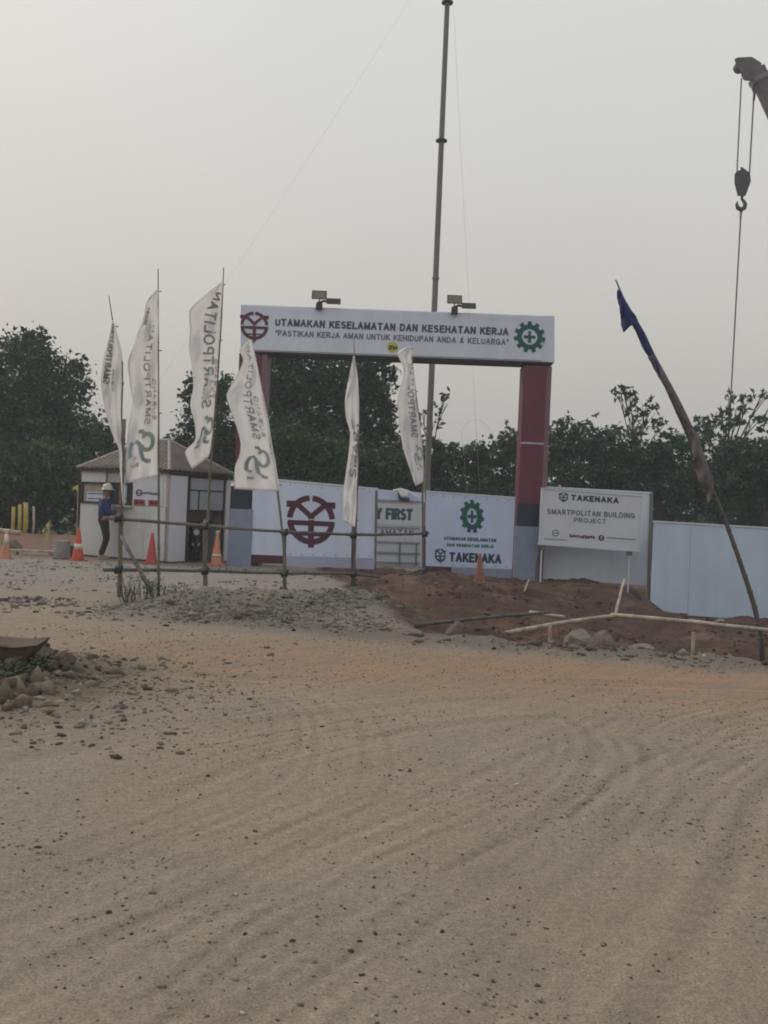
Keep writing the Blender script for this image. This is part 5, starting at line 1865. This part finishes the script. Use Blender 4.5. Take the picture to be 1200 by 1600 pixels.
for xo in (-4.2, -2.7, 2.0, 3.5):
    for yo in (-1.35, 1.1):
        mb = MB()
        mb.tube([(crb.x + xo, CD + yo, 0.52), (crb.x + xo, CD + yo + 0.4, 0.52)], 0.52, 20)
        put(mb, 'wheel', tyre_m, crane, bevel=0.05)


# ------------------------------------------------------------------ person
def skin_body(name, joints, edges, m, parent, sub=2, root=0):
    me_ = bpy.data.meshes.new(name)
    me_.from_pydata([j[:3] for j in joints], edges, [])
    ob = bpy.data.objects.new(name, me_)
    C.objects.link(ob)
    sk = ob.modifiers.new('skin', 'SKIN')
    sk.use_smooth_shade = True
    for i, j in enumerate(joints):
        r_ = j[3]
        me_.skin_vertices[0].data[i].radius = r_ if isinstance(r_, tuple) else (r_, r_)
        me_.skin_vertices[0].data[i].use_root = (i == root)
    ss = ob.modifiers.new('sub', 'SUBSURF')
    ss.levels = ss.render_levels = sub
    dg = bpy.context.evaluated_depsgraph_get()
    dg.update()
    me2 = bpy.data.meshes.new_from_object(ob.evaluated_get(dg))
    bpy.data.objects.remove(ob)
    me2.materials.clear()
    me2.materials.append(m)
    me2.polygons.foreach_set('use_smooth', [True] * len(me2.polygons))
    o = bpy.data.objects.new(name, me2)
    C.objects.link(o)
    o.parent = parent
    return o


pp = P(162, 868, 25.05)
person = empty('person', (pp.x, 25.05, gz1(pp.x, 25.05)), rz=math.radians(38), label='person in navy jacket, black trousers and white helmet at the hut window', cat='person')
J = [(-0.02, 0, 0.93, (0.12, 0.14)), (-0.04, 0, 1.12, (0.11, 0.13)), (-0.05, 0, 1.32, (0.12, 0.16)), (-0.02, 0, 1.455, (0.055, 0.055)), (0.02, 0, 1.53, (0.065, 0.06)), (0.035, 0, 1.615, (0.092, 0.078)), (0.03, 0, 1.69, (0.07, 0.06)),
     (-0.01, 0.09, 0.88, 0.08), (0.10, 0.10, 0.49, 0.056), (-0.02, 0.10, 0.10, 0.038), (0.08, 0.10, 0.04, 0.035),
     (-0.03, -0.09, 0.88, 0.08), (0.02, -0.10, 0.48, 0.056), (-0.13, -0.10, 0.10, 0.038), (-0.03, -0.10, 0.04, 0.035),
     (-0.04, 0.18, 1.37, 0.055), (0.02, 0.23, 1.12, 0.043), (0.24, 0.18, 1.14, 0.03), (0.31, 0.17, 1.15, 0.028),
     (-0.05, -0.18, 1.37, 0.055), (-0.02, -0.23, 1.10, 0.043), (0.19, -0.19, 1.13, 0.03), (0.26, -0.18, 1.14, 0.028)]
E = [(0, 1), (1, 2), (2, 3), (3, 4), (4, 5), (5, 6), (0, 7), (7, 8), (8, 9), (9, 10), (0, 11), (11, 12), (12, 13), (13, 14), (2, 15), (15, 16), (16, 17), (17, 18), (2, 19), (19, 20), (20, 21), (21, 22)]
skin_body('body', J, E, skin_m, person)


def sub_j(ids, grow):
    mp_ = {i: k for k, i in enumerate(ids)}
    jj = []
    for i in ids:
        r_ = J[i][3]
        r_ = tuple(a_ + grow for a_ in r_) if isinstance(r_, tuple) else r_ + grow
        jj.append((*J[i][:3], r_))
    ee = [(mp_[a_], mp_[b_]) for a_, b_ in E if a_ in mp_ and b_ in mp_]
    return jj, ee


jj, ee = sub_j([0, 1, 2, 15, 16, 17, 19, 20, 21], 0.042)
jj[0] = (-0.01, 0, 0.88, 0.15)
jj[1] = (*jj[1][:3], 0.15)
jj.append((-0.02, 0, 1.43, (0.075, 0.08)))
ee.append((2, len(jj) - 1))
skin_body('jacket', jj, ee, jacket_m, person)
jj, ee = sub_j([0, 7, 8, 9, 11, 12, 13], 0.028)
jj[0] = (0.0, 0, 0.95, 0.115)
jj[1] = (*jj[1][:3], 0.095)
jj[4] = (*jj[4][:3], 0.095)
skin_body('trousers', jj, ee, trouser_m, person)
for sx_, sy_, k in ((0.10, 0.10, 0), (-0.01, -0.10, 1)):
    mb = MB()
    x0_ = (-0.06 if k == 0 else -0.18)
    mb.add([(x0_, sy_ - 0.045, 0), (x0_ + 0.27, sy_ - 0.045, 0), (x0_ + 0.27, sy_ + 0.045, 0), (x0_, sy_ + 0.045, 0),
            (x0_, sy_ - 0.04, 0.085), (x0_ + 0.13, sy_ - 0.04, 0.085), (x0_ + 0.25, sy_ - 0.03, 0.045), (x0_ + 0.25, sy_ + 0.03, 0.045), (x0_ + 0.13, sy_ + 0.04, 0.085), (x0_, sy_ + 0.04, 0.085)],
           [(0, 3, 2, 1), (0, 1, 6, 5, 4), (3, 9, 8, 7, 2), (1, 2, 7, 6), (5, 6, 7, 8), (4, 5, 8, 9), (0, 4, 9, 3)])
    mb.build('shoe', shoe_m, person, bevel=0.015)
mb = MB()
mb.lathe([(0.155, 1.655), (0.15, 1.668), (0.122, 1.675), (0.12, 1.71), (0.10, 1.765), (0.06, 1.795), (0.015, 1.805)], (0.03, 0, 0), 20)
mb.prism([(0.12, -0.08, 1.657), (0.21, -0.05, 1.65), (0.225, 0, 1.648), (0.21, 0.05, 1.65), (0.12, 0.08, 1.657)], (0, 0, 0.012))
put_local(mb, 'helmet', helmet_m, person, smooth=True)
for hy, hx, hz_ in ((0.17, 0.31, 1.15), (-0.18, 0.26, 1.14)):
    mb = MB()
    for f_, (dy, ln, dz) in enumerate(((-0.03, 0.07, 0), (-0.01, 0.08, 0.003), (0.01, 0.076, 0.002), (0.03, 0.06, -0.002))):
        mb.tube([(hx, hy + dy * 0.7, hz_ + dz), (hx + ln * 0.55, hy + dy, hz_ + dz + 0.004), (hx + ln, hy + dy, hz_ + dz - 0.016)], [0.0095, 0.009, 0.007], 7)
    mb.tube([(hx - 0.02, hy, hz_), (hx + 0.01, hy + 0.045, hz_ + 0.01), (hx + 0.035, hy + 0.05, hz_ - 0.005)], [0.012, 0.010, 0.008], 7)
    put_local(mb, 'fingers', skin_m, person, smooth=True)
mb = MB()
for sy_ in (-1, 1):
    mb.tube([(0.10, 0.028 * sy_, 1.622), (0.121, 0.028 * sy_, 1.622)], 0.010, 8)
    mb.tube([(0.02, 0.076 * sy_, 1.60), (0.035, 0.09 * sy_, 1.62)], [0.02, 0.014], 8)
mb.tube([(0.108, 0, 1.62), (0.135, 0, 1.585), (0.11, 0, 1.58)], [0.010, 0.014, 0.008], 8)
mb.tube([(0.112, -0.022, 1.552), (0.118, 0, 1.55), (0.112, 0.022, 1.552)], 0.006, 6)
put_local(mb, 'face_features', mat('face_dark', (0.12, 0.06, 0.04), 0.6), person, smooth=True)

person.scale = (1.03, 1.03, 1.03)

# ------------------------------------------------------------------ motorcycle in the hut opening
mp = P(305, 879, 25.55)
moto = empty('motorcycle', (mp.x, 25.55, gz1(mp.x, 25.55)), rz=math.radians(8), label='dark motorcycle parked end on in the shaded hut opening', cat='motorcycle')


def torus(mb, c_, R_, r_, axis='x', seg=24, s2=8):
    vs_, fs_ = [], []
    for i in range(seg):
        a_ = 2 * math.pi * i / seg
        for j in range(s2):
            b_ = 2 * math.pi * j / s2
            rr = R_ + r_ * math.cos(b_)
            vs_.append((c_[0] + r_ * math.sin(b_), c_[1] + rr * math.cos(a_), c_[2] + rr * math.sin(a_)))
    for i in range(seg):
        for j in range(s2):
            fs_.append((i * s2 + j, ((i + 1) % seg) * s2 + j, ((i + 1) % seg) * s2 + (j + 1) % s2, i * s2 + (j + 1) % s2))
    mb.add(vs_, fs_)


for yy in (0.0, 1.22):
    mb = MB()
    torus(mb, (0, yy, 0.28), 0.235, 0.05)
    wh = put_local(mb, 'wheel', tyre_m, moto, smooth=True)
    mb = MB()
    mb.tube([(-0.04, yy, 0.28), (0.04, yy, 0.28)], 0.06, 12)
    for k in range(6):
        a_ = k * math.pi / 3
        mb.tube([(0, yy, 0.28), (0, yy + 0.19 * math.cos(a_), 0.28 + 0.19 * math.sin(a_))], 0.012, 5)
    put_local(mb, 'hub', steel, wh)
mb = MB()
mb.add([(-0.08, 0.02, 0.55), (0.08, 0.02, 0.55), (0.13, 0.12, 0.62), (-0.13, 0.12, 0.62), (-0.14, 0.0, 0.86), (0.14, 0.0, 0.86), (0.16, 0.2, 0.90), (-0.16, 0.2, 0.90)],
       [(0, 1, 5, 4), (1, 2, 6, 5), (2, 3, 7, 6), (3, 0, 4, 7), (4, 5, 6, 7), (0, 3, 2, 1)])
put_local(mb, 'front_cowl', bike_m, moto, bevel=0.03)
mb = MB()
mb.prism([(-0.07, -0.02, 0.60), (0.07, -0.02, 0.60), (0.20, 0.16, 0.30), (0.19, 0.18, 0.70), (0.09, 0.08, 0.84), (-0.09, 0.08, 0.84), (-0.19, 0.18, 0.70), (-0.20, 0.16, 0.30)], (0, 0.06, 0))
put_local(mb, 'leg_shield', bike_m, moto, bevel=0.02)
mb = MB()
mb.tube([(0, -0.035, 0.28), (-0.0, -0.03, 0.56)], 0.07, 10)
put_local(mb, 'front_fender', bike_m, moto, smooth=True, bevel=0.0)
mb = MB()
mb.tube([(0, -0.01, 0.74), (0, 0.05, 0.74)], [0.07, 0.085], 16)
put_local(mb, 'headlight', lamp_glass, moto)
mb = MB()
mb.tube([(-0.33, 0.25, 0.95), (-0.12, 0.17, 0.93), (0.12, 0.17, 0.93), (0.33, 0.25, 0.95)], 0.015, 8)
put_local(mb, 'handlebar', dark_steel, moto)
for sx_ in (-1, 1):
    mb = MB()
    mb.tube([(0.2 * sx_, 0.2, 0.94), (0.27 * sx_, 0.18, 1.08)], 0.008, 6)
    mb.tube([(0.27 * sx_, 0.17, 1.10), (0.27 * sx_, 0.19, 1.10)], 0.055, 12)
    put_local(mb, 'mirror', dark_steel, moto)
mb = MB()
mb.tube([(0, 0.55, 0.74), (0, 0.9, 0.78), (0, 1.35, 0.80)], [0.10, 0.14, 0.10], 12)
put_local(mb, 'seat', tyre_m, moto, smooth=True)
mb = MB()
mb.tube([(0, 0.25, 0.42), (0, 0.6, 0.36), (0, 1.15, 0.5)], [0.08, 0.15, 0.12], 10)
put_local(mb, 'engine', dark_steel, moto, smooth=True)
mb = MB()
mb.box((-0.09, -0.075, 0.40), (0.09, -0.068, 0.47))
put_local(mb, 'number_plate', paper_m, moto)

# ------------------------------------------------------------------ things left of the hut
PDist = 30.0
for k, (u_, vt, vb, w_, lb) in enumerate(((21.5, 792, 838, 0.055, 'leftmost mottled yellow post by the red bank'), (31.5, 788, 843, 0.058, 'second yellow post from the left by the red bank'),
                                          (40.5, 785, 846, 0.075, 'tallest and thickest yellow post by the red bank'), (52.5, 791, 842, 0.036, 'thin pale post right of the yellow posts'))):
    t_ = P(u_, vt, PDist - 0.3 * k * 0)
    b_ = P(u_, vb, PDist)
    z0 = gz1(b_.x, PDist) - 0.2
    mb = MB()
    mb.tube([(0, 0, 0), (0.01 * k, 0, (t_.z - z0) * 0.5), (0, 0, t_.z - z0)], [w_, w_ * 0.97, w_ * 0.9], 10)
    o = mb.build('post', post_y if k < 3 else bamboo_pale, None, smooth=True)
    o.location = (t_.x, PDist, z0)
    tag(o, lb, 'post', 'posts on the bank left of the hut')

# triangular yellow warning flags
def pennant(pole_px, tri_px, D, label):
    b_ = P(*pole_px[-1], D)
    r_ = empty('pennant_flag', (b_.x, D, gz1(b_.x, D)), label=label, cat='small flag', group='little yellow flags by the hut')
    mb = MB()
    pts_ = [P(*p_, D) for p_ in pole_px]
    pts_[-1].z = gz1(b_.x, D) - 0.05
    mb.tube(pts_, 0.012, 6)
    put(mb, 'stick', bamboo_pale, r_)
    mb = MB()
    mb.prism([P(*p_, D - 0.02 - 0.03 * (i == 1)) for i, p_ in enumerate(tri_px)], (0, 0.006, 0))
    put(mb, 'cloth', mat('pennant_yellow', (0.55, 0.56, 0.16), 0.8, var=0.25, scale=9, trans=0.3), r_)
    return r_


pn1 = pennant([(78, 812), (76, 846)], [(77.5, 813), (65, 829), (67, 833), (71, 836), (70, 844), (75, 844)], 27.5, 'little yellow pennant with a dark mark planted on the bank')
mb = MB()
for (x_, y_) in ((71, 824), (72.5, 828), (70.5, 831.5)):
    c_ = P(x_, y_, 27.42)
    mb.tube([c_, c_ + Vector((0, -0.012, 0))], 0.035, 8)
put(mb, 'mark', ink_grey, pn1)
pennant([(122, 757), (119, 872)], [(121.5, 758), (114, 761), (113, 766), (119, 764), (121, 770)], 26.6, 'little yellow pennant flying at the left corner of the hut')
mb = MB()
mb.lathe([(0.20, 0), (0.205, 0.04), (0.17, 0.40), (0.175, 0.44)], seg=18)
o = mb.build('concrete_block', concrete, None, bevel=0.01)
p_ = P(97, 866, 24.6)
o.location = (p_.x, 24.6, gz1(p_.x, 24.6))
tag(o, 'round grey concrete block left of the bright orange cone', 'concrete block')
mb = MB()
for k in range(5):
    mb.prism([(-0.13 + 0.012 * k, -0.09, 0.06 * k), (0.13 - 0.006 * k, -0.10, 0.06 * k), (0.14, 0.10, 0.06 * k), (-0.12, 0.10, 0.06 * k)], (0, 0, 0.055))
o = mb.build('stacked_pads', desk_m, None, bevel=0.008)
p_ = P(109, 864, 25.2)
o.location = (p_.x, 25.2, gz1(p_.x, 25.2))
tag(o, 'low dark stack of pads between the concrete block and the cone', 'pads')
mb = MB()
a_, b_ = P(14, 859.5, 25.4), P(89, 861.5, 25.4)
mb.prism([(a_.x, 25.35, 0.08), (b_.x, 25.35, 0.08), (b_.x, 25.55, 0.08), (a_.x, 25.55, 0.08)], (0, 0, 0.05))
mb.box((a_.x + 0.1, 25.36, -0.03), (a_.x + 0.2, 25.54, 0.078))
mb.box((b_.x - 0.2, 25.36, -0.03), (b_.x - 0.1, 25.54, 0.078))
o = mb.build('plank', bamboo_pale, None)
rebase(o, (a_.x, 25.4, 0))
tag(o, 'pale plank lying on two blocks beside the left cone', 'plank')
# pale pipe heap at the far left
mb = MB()
a_, b_ = P(-30, 829, 28.2), P(33, 833, 27.8)
mb.tube([a_, a_.lerp(b_, 0.5) + Vector((0, 0, 0.03)), b_], 0.07, 10)
o = mb.build('pipe', bamboo_pale, None, smooth=True)
rebase(o, a_)
tag(o, 'pale pipe lying on the bank before the yellow posts', 'pipe')
rock(22, 852, 0.24, 'purplish grey boulder in front of the yellow posts', rock_red, (1.0, 0.7, 0.9), 31, D=26.6)


# ------------------------------------------------------------------ plants and trees
LEAF_GREENS = np.array([(0.038, 0.062, 0.038), (0.047, 0.076, 0.043), (0.058, 0.090, 0.046), (0.040, 0.064, 0.047), (0.072, 0.104, 0.052)])


def leaf_cloud(blobs, leaf, cover, tint=(1, 1, 1), long=1.8, ragged=0.25, seed=0, clump=0.33, per=30):
    """blobs: (centre, (rx, ry, rz)); many small leaves in clumps through each blob's volume"""
    rg = np.random.default_rng(seed)
    Vs, Cs = [], []
    for (c_, r_) in blobs:
        c_ = np.array(c_)
        r_ = np.array(r_)
        area = math.pi * r_[0] * r_[2]
        n_ = int(cover * 1.25 * area / (leaf * leaf * long * 0.5))
        if n_ < 6: n_ = 6
        nc = max(3, n_ // per)
        d = rg.standard_normal((nc, 3))
        d /= np.linalg.norm(d, axis=1, keepdims=True)
        rad = rg.uniform(0.25, 1.0, (nc, 1)) ** 0.45 * (1 + ragged * rg.standard_normal((nc, 1)) * 0.5)
        cc = c_ + d * rad * r_
        cs = clump * (0.5 + rg.uniform(0, 1, (nc, 1))) * min(1.0, r_.mean() * 0.8)
        ids = rg.integers(0, nc, n_)
        off = rg.standard_normal((n_, 3)) * np.array([1, 1, 0.7])
        pos = cc[ids] + off * cs[ids] * 0.85
        nrm = rg.standard_normal((n_, 3)) + np.array([0, 0, 0.7])
        nrm /= np.linalg.norm(nrm, axis=1, keepdims=True)
        t_ = np.cross(nrm, rg.standard_normal((n_, 3)))
        t_ /= np.linalg.norm(t_, axis=1, keepdims=True)
        b_ = np.cross(nrm, t_)
        sz = leaf * rg.uniform(0.6, 1.35, (n_, 1))
        l2 = sz * long * 0.5
        w2 = sz * 0.5
        quad = np.stack([pos - t_ * l2, pos + b_ * w2 - t_ * l2 * 0.1 + nrm * w2 * 0.25, pos + t_ * l2, pos - b_ * w2 - t_ * l2 * 0.1 + nrm * w2 * 0.25], 1)
        Vs.append(quad.reshape(-1, 3))
        tone = (LEAF_GREENS[rg.integers(0, len(LEAF_GREENS), nc)] * rg.uniform(0.6, 1.35, (nc, 1)))[ids] * rg.uniform(0.75, 1.3, (n_, 1)) * np.array(tint)
        Cs.append(np.repeat(tone, 4, 0))
    V = np.concatenate(Vs)
    Cc = np.concatenate(Cs)
    F = np.arange(len(V)).reshape(-1, 4)
    return V, F, Cc


def tree(label, D, blobs_px, trunk_px, tr, leaf=0.16, cover=5.0, tint=(1, 1, 1), seed=0, cat='tree', group='trees behind the gate', name='tree', ragged=0.3, depth=0.7, clump=0.33, long=1.8, limbs=True, sprigs=4):
    leaf = leaf * 0.62
    b_ = P(*trunk_px, D)
    r_ = empty(name, (b_.x, D, gz1(b_.x, D)), label=label, cat=cat, group=group)
    rs = random.Random(seed)
    bl = []
    sp = []
    for (u_, v_, ru, rv) in blobs_px:
        q_ = P(u_, v_, D)
        rx, rz = ru * D / 1600, rv * D / 1600
        bl.append(((q_.x, D + rs.uniform(-0.35, 0.35) * rx, q_.z), (rx, max(rx, rz) * depth, rz)))
    if cover < 2:
        sprigs = 2
    if sprigs:
        for (c_, rr) in list(bl):
            for _ in range(sprigs):
                a_ = rs.uniform(0.15, math.pi - 0.15)
                k = rs.uniform(0.85, 1.08)
                q_ = (c_[0] + math.cos(a_) * rr[0] * k, c_[1] + rs.uniform(-0.4, 0.4) * rr[1], c_[2] + math.sin(a_) * rr[2] * k)
                z_ = rs.uniform(0.10, 0.30)
                sp.append((q_, (z_, z_, z_ * 1.3)))
    V, F, Cc = leaf_cloud(bl, leaf, cover, tint, long, ragged, seed, clump, 6 if cover < 2 else (14 if cover < 3 else 30))
    if sp:
        V2, F2, C2 = leaf_cloud(sp, leaf, 0.6, tint, long * 1.3, 0.4, seed + 500, 0.12, 5)
        F = np.concatenate([F, F2 + len(V)])
        V = np.concatenate([V, V2])
        Cc = np.concatenate([Cc, C2])
    V = V - np.array(r_.location)
    me_ = raw_mesh('crown', V, F, leaf_m, Cc)
    o = bpy.data.objects.new('crown', me_)
    C.objects.link(o)
    o.parent = r_
    # trunk and limbs
    mb = MB()
    topb = max(bl, key=lambda q_: q_[0][2])
    bx = r_.location.x
    fork = min(topb[0][2] * 0.45, 3.2)
    mb.tube([(0, 0, -0.2), (rs.uniform(-0.1, 0.1), 0, fork * 0.5), (rs.uniform(-0.15, 0.15), 0, fork)], [tr * 1.25, tr, tr * 0.85], 9)
    put_local(mb, 'trunk', bark, r_, smooth=True)
    if limbs:
        for c_, rr in bl:
            mb = MB()
            e = Vector(c_) - Vector(r_.location)
            e.z += rr[2] * 0.3
            mid = Vector((e.x * 0.4, e.y * 0.4, fork + (e.z - fork) * 0.55))
            mb.tube([(0, 0, fork - 0.15), mid, e], [tr * 0.5, tr * 0.25, 0.01], 7)
            put_local(mb, 'limb', bark, r_, smooth=True)
            for kk in range(3):
                mb = MB()
                e2 = e + Vector((rs.uniform(-1, 1) * rr[0], rs.uniform(-1, 1) * rr[1], rs.uniform(0.0, 0.8) * rr[2]))
                mb.tube([mid.lerp(e, 0.3 + 0.2 * kk), e2], [tr * 0.2, 0.01], 5)
                put_local(mb, 'branch', bark, r_)
    return r_


TB = (0.90, 1.14, 1.18)
tree('big dark round tree at the left edge behind the yellow posts', 37, [(20, 600, 62, 60), (85, 605, 45, 50), (40, 545, 40, 24), (60, 660, 75, 60), (0, 690, 60, 70), (120, 570, 14, 14), (100, 690, 45, 45), (-50, 620, 50, 80), (68, 527, 7, 8), (48, 535, 14, 14), (128, 605, 9, 10)], (40, 830), 0.35, leaf=0.15, cover=5.5, tint=TB, seed=1)
tree('lower leafy tree between the big dark tree and the hut roof', 39, [(150, 672, 22, 18), (140, 705, 40, 34), (176, 690, 16, 22), (105, 730, 40, 40)], (140, 830), 0.2, leaf=0.15, cover=4.0, tint=TB, seed=2)
tree('mid green bush mass left of the hut', 33, [(90, 745, 40, 50), (40, 770, 45, 50), (105, 790, 28, 40), (60, 715, 40, 25), (15, 790, 35, 40), (-30, 760, 40, 55)], (70, 835), 0.12, leaf=0.14, cover=5, tint=(1.15, 1.2, 1.0), seed=3, limbs=False, cat='bush', name='bush')
tree('dark tree behind the third flag and the hut roof', 38, [(318, 640, 26, 40), (345, 660, 28, 50), (300, 600, 11, 10), (350, 610, 22, 22), (300, 680, 22, 22), (270, 700, 24, 14), (340, 715, 40, 40), (292, 622, 10, 16), (385, 690, 25, 55), (230, 705, 25, 14)], (335, 840), 0.22, leaf=0.14, cover=4.4, tint=TB, seed=4)
tree('tall broad dark tree filling the left half of the gate opening', 37, [(470, 590, 60, 40), (540, 590, 62, 44), (590, 585, 26, 26), (500, 640, 85, 55), (575, 640, 38, 45), (440, 650, 40, 60), (606, 650, 12, 30), (500, 700, 90, 50), (590, 695, 30, 35), (425, 600, 25, 45), (560, 540, 40, 18), (460, 556, 30, 18)], (520, 840), 0.4, leaf=0.15, cover=4.6, tint=TB, seed=5, ragged=0.25)
tree('mid green bush in front of the broad tree', 33.5, [(450, 700, 40, 34), (500, 725, 55, 38), (560, 735, 50, 38), (430, 745, 30, 30), (610, 740, 40, 34), (480, 760, 80, 30)], (500, 850), 0.1, leaf=0.13, cover=5, tint=(1.1, 1.2, 1.0), seed=6, limbs=False, cat='bush', name='bush')
tree('thin sapling with sparse leaves right of the mast', 34, [(688, 640, 11, 14), (660, 655, 12, 18), (676, 665, 14, 12), (640, 690, 16, 18), (694, 618, 4, 5)], (668, 830), 0.05, leaf=0.13, cover=0.75, tint=TB, seed=7, clump=0.16, ragged=0.4, name='sapling', cat='sapling')
tree('low hedge tree right of the mast inside the gate opening', 38, [(680, 715, 34, 28), (730, 720, 40, 28), (775, 712, 34, 24), (740, 760, 90, 32), (800, 700, 24, 24), (815, 735, 30, 40), (660, 745, 34, 34)], (735, 850), 0.15, leaf=0.13, cover=5, tint=TB, seed=8, clump=0.22, sprigs=9, long=2.0)
tree('dense low tree just right of the right gate column', 38.5, [(878, 688, 22, 30), (915, 690, 28, 32), (900, 730, 50, 40), (945, 700, 30, 28), (860, 720, 25, 40)], (895, 850), 0.15, leaf=0.13, cover=5, tint=TB, seed=9, clump=0.2, sprigs=9, long=2.0)
tree('tall sparse bamboo like sapling above the project sign', 37.5, [(985, 630, 17, 22), (1005, 655, 22, 14), (975, 610, 14, 8), (1012, 640, 12, 10), (990, 675, 30, 26), (1035, 660, 10, 7), (965, 612, 8, 6), (975, 695, 26, 24)], (988, 850), 0.07, leaf=0.14, cover=1.15, tint=(1.0, 1.1, 1.1), seed=10, clump=0.17, ragged=0.35, long=2.6, name='sapling', cat='sapling')
tree('dense dark tree behind the gap between sign and blue hoarding', 38, [(1000, 720, 45, 30), (1060, 715, 45, 30), (1030, 755, 80, 40), (960, 745, 40, 40), (1050, 690, 22, 14)], (1025, 860), 0.18, leaf=0.13, cover=5.5, tint=TB, seed=11, clump=0.2, sprigs=9, long=2.0)
tree('loose crowned tree behind the leaning flag pole', 38, [(1095, 668, 24, 18), (1130, 662, 26, 22), (1150, 645, 18, 14), (1120, 695, 45, 20), (1168, 624, 15, 7), (1140, 622, 8, 7), (1190, 620, 12, 6), (1180, 660, 20, 14)], (1130, 860), 0.12, leaf=0.14, cover=1.5, tint=TB, seed=12, clump=0.2, ragged=0.3, long=2.8, sprigs=10)
tree('dense dark tree at the right edge behind the blue hoarding', 37, [(1170, 722, 50, 34), (1215, 716, 50, 40), (1150, 745, 60, 45), (1220, 760, 60, 50), (1270, 718, 50, 50), (1100, 765, 45, 36), (1330, 700, 60, 60), (1400, 720, 60, 60)], (1190, 870), 0.25, leaf=0.14, cover=5.5, tint=TB, seed=13, clump=0.22, sprigs=9, long=2.0)
tree('dark tree behind the gate board left of the mast', 39, [(640, 720, 30, 24), (600, 720, 40, 30), (560, 770, 70, 40), (420, 770, 60, 40), (640, 770, 50, 36)], (600, 850), 0.15, leaf=0.14, cover=4.5, tint=TB, seed=14, clump=0.22)

# far wood that closes the view
bl = []
for k in range(46):
    x_ = -36 + 72 * k / 45 + random.uniform(-0.6, 0.6)
    h = random.uniform(3.0, 4.0) * (1.0 if x_ < 0 else 0.92)
    bl.append(((x_, 46 + random.uniform(-1, 1), h * 0.5), (1.5, 1.2, h * 0.5)))
V, F, Cc = leaf_cloud(bl, 0.26, 5.0, TB, 1.6, 0.15, 99, 0.4)
o = bpy.data.objects.new('far_wood', raw_mesh('far_wood', V, F, leaf_m, Cc))
C.objects.link(o)
tag(o, 'dark far wood closing the view behind the trees', 'wood', kind='stuff')

# drooping bamboo tip over the low hedge
b_ = P(742, 720, 36)
cn = empty('bamboo_cane', (b_.x, 36, gz1(b_.x, 36)), label='thin arching bare cane above the hedge inside the gate opening', cat='cane')
mb = MB()
pts = [P(*p_, 36) for p_ in ((742, 800), (724, 700), (722, 672), (730, 659), (743, 655.5), (757, 661), (768, 676), (774, 690))]
pts[0].z = gz1(pts[0].x, 36)
mb.tube(resample(pts, 30), 0.004, 5)
put(mb, 'stem', bamboo_pale, cn)

# weeds
def weed(u, v, D, n_, h, label, seed=0, tint=(1.6, 1.6, 1.4), spread=0.25):
    p_ = P(u, v, D)
    z = gz1(p_.x, D)
    r_ = empty('weed', (p_.x, D, z), label=label, cat='weed', group='weeds on the open ground')
    rs = random.Random(seed)
    rg = np.random.default_rng(seed)
    mb = MB()
    Vs = []
    for i in range(n_):
        a_ = rs.uniform(0, 6.28)
        q_ = rs.uniform(0, 1)
        hh = h * rs.uniform(0.5, 1)
        base = Vector((math.cos(a_) * spread * q_, math.sin(a_) * spread * q_, 0))
        tip = base + Vector((rs.uniform(-0.12, 0.12), rs.uniform(-0.12, 0.12), hh))
        mb.tube([base - Vector((0, 0, 0.05)), base.lerp(tip, 0.5) + Vector((rs.uniform(-0.03, 0.03), 0, 0)), tip], [0.005, 0.004, 0.002], 4)
        for k in range(7):
            t = 0.25 + 0.75 * k / 7
            c_ = base.lerp(tip, t)
            d = Vector((rs.uniform(-1, 1), rs.uniform(-1, 1), rs.uniform(-0.2, 0.5))).normalized()
            s_ = d.cross(Vector((0, 0, 1))).normalized()
            L_ = rs.uniform(0.03, 0.065)
            Vs += [c_, c_ + d * L_ * 0.5 + s_ * L_ * 0.28, c_ + d * L_, c_ + d * L_ * 0.5 - s_ * L_ * 0.28]
    put_local(mb, 'stems', bark, r_)
    V = np.array([tuple(q_) for q_ in Vs])
    Cc = np.repeat(LEAF_GREENS[rg.integers(0, 5, len(V) // 4)] * np.array(tint), 4, 0)
    o = bpy.data.objects.new('leaves', raw_mesh('leaves', V, np.arange(len(V)).reshape(-1, 4), leaf_m, Cc))
    C.objects.link(o)
    o.parent = r_


weed(205, 935, 15.3, 26, 0.42, 'leafy weed at the foot of the first fence post', 1, spread=0.22)
weed(240, 935, 15.3, 22, 0.34, 'leafy weed under the second flag pole', 2, spread=0.22)
weed(275, 928, 15.9, 12, 0.18, 'low weed on the left end of the gravel bank', 3, spread=0.3)
weed(50, 1062, 8.5, 40, 0.10, 'dull green weed growing on the left heap', 4, tint=(1.5, 1.35, 1.1), spread=0.26)
weed(8, 1072, 8.2, 40, 0.12, 'weed at the left edge of the picture on the heap', 5, tint=(1.5, 1.35, 1.1), spread=0.3)
weed(1180, 1022, 13.6, 10, 0.2, 'dry weed at the foot of the leaning flag pole', 6, tint=(3.5, 2.6, 1.8), spread=0.15)
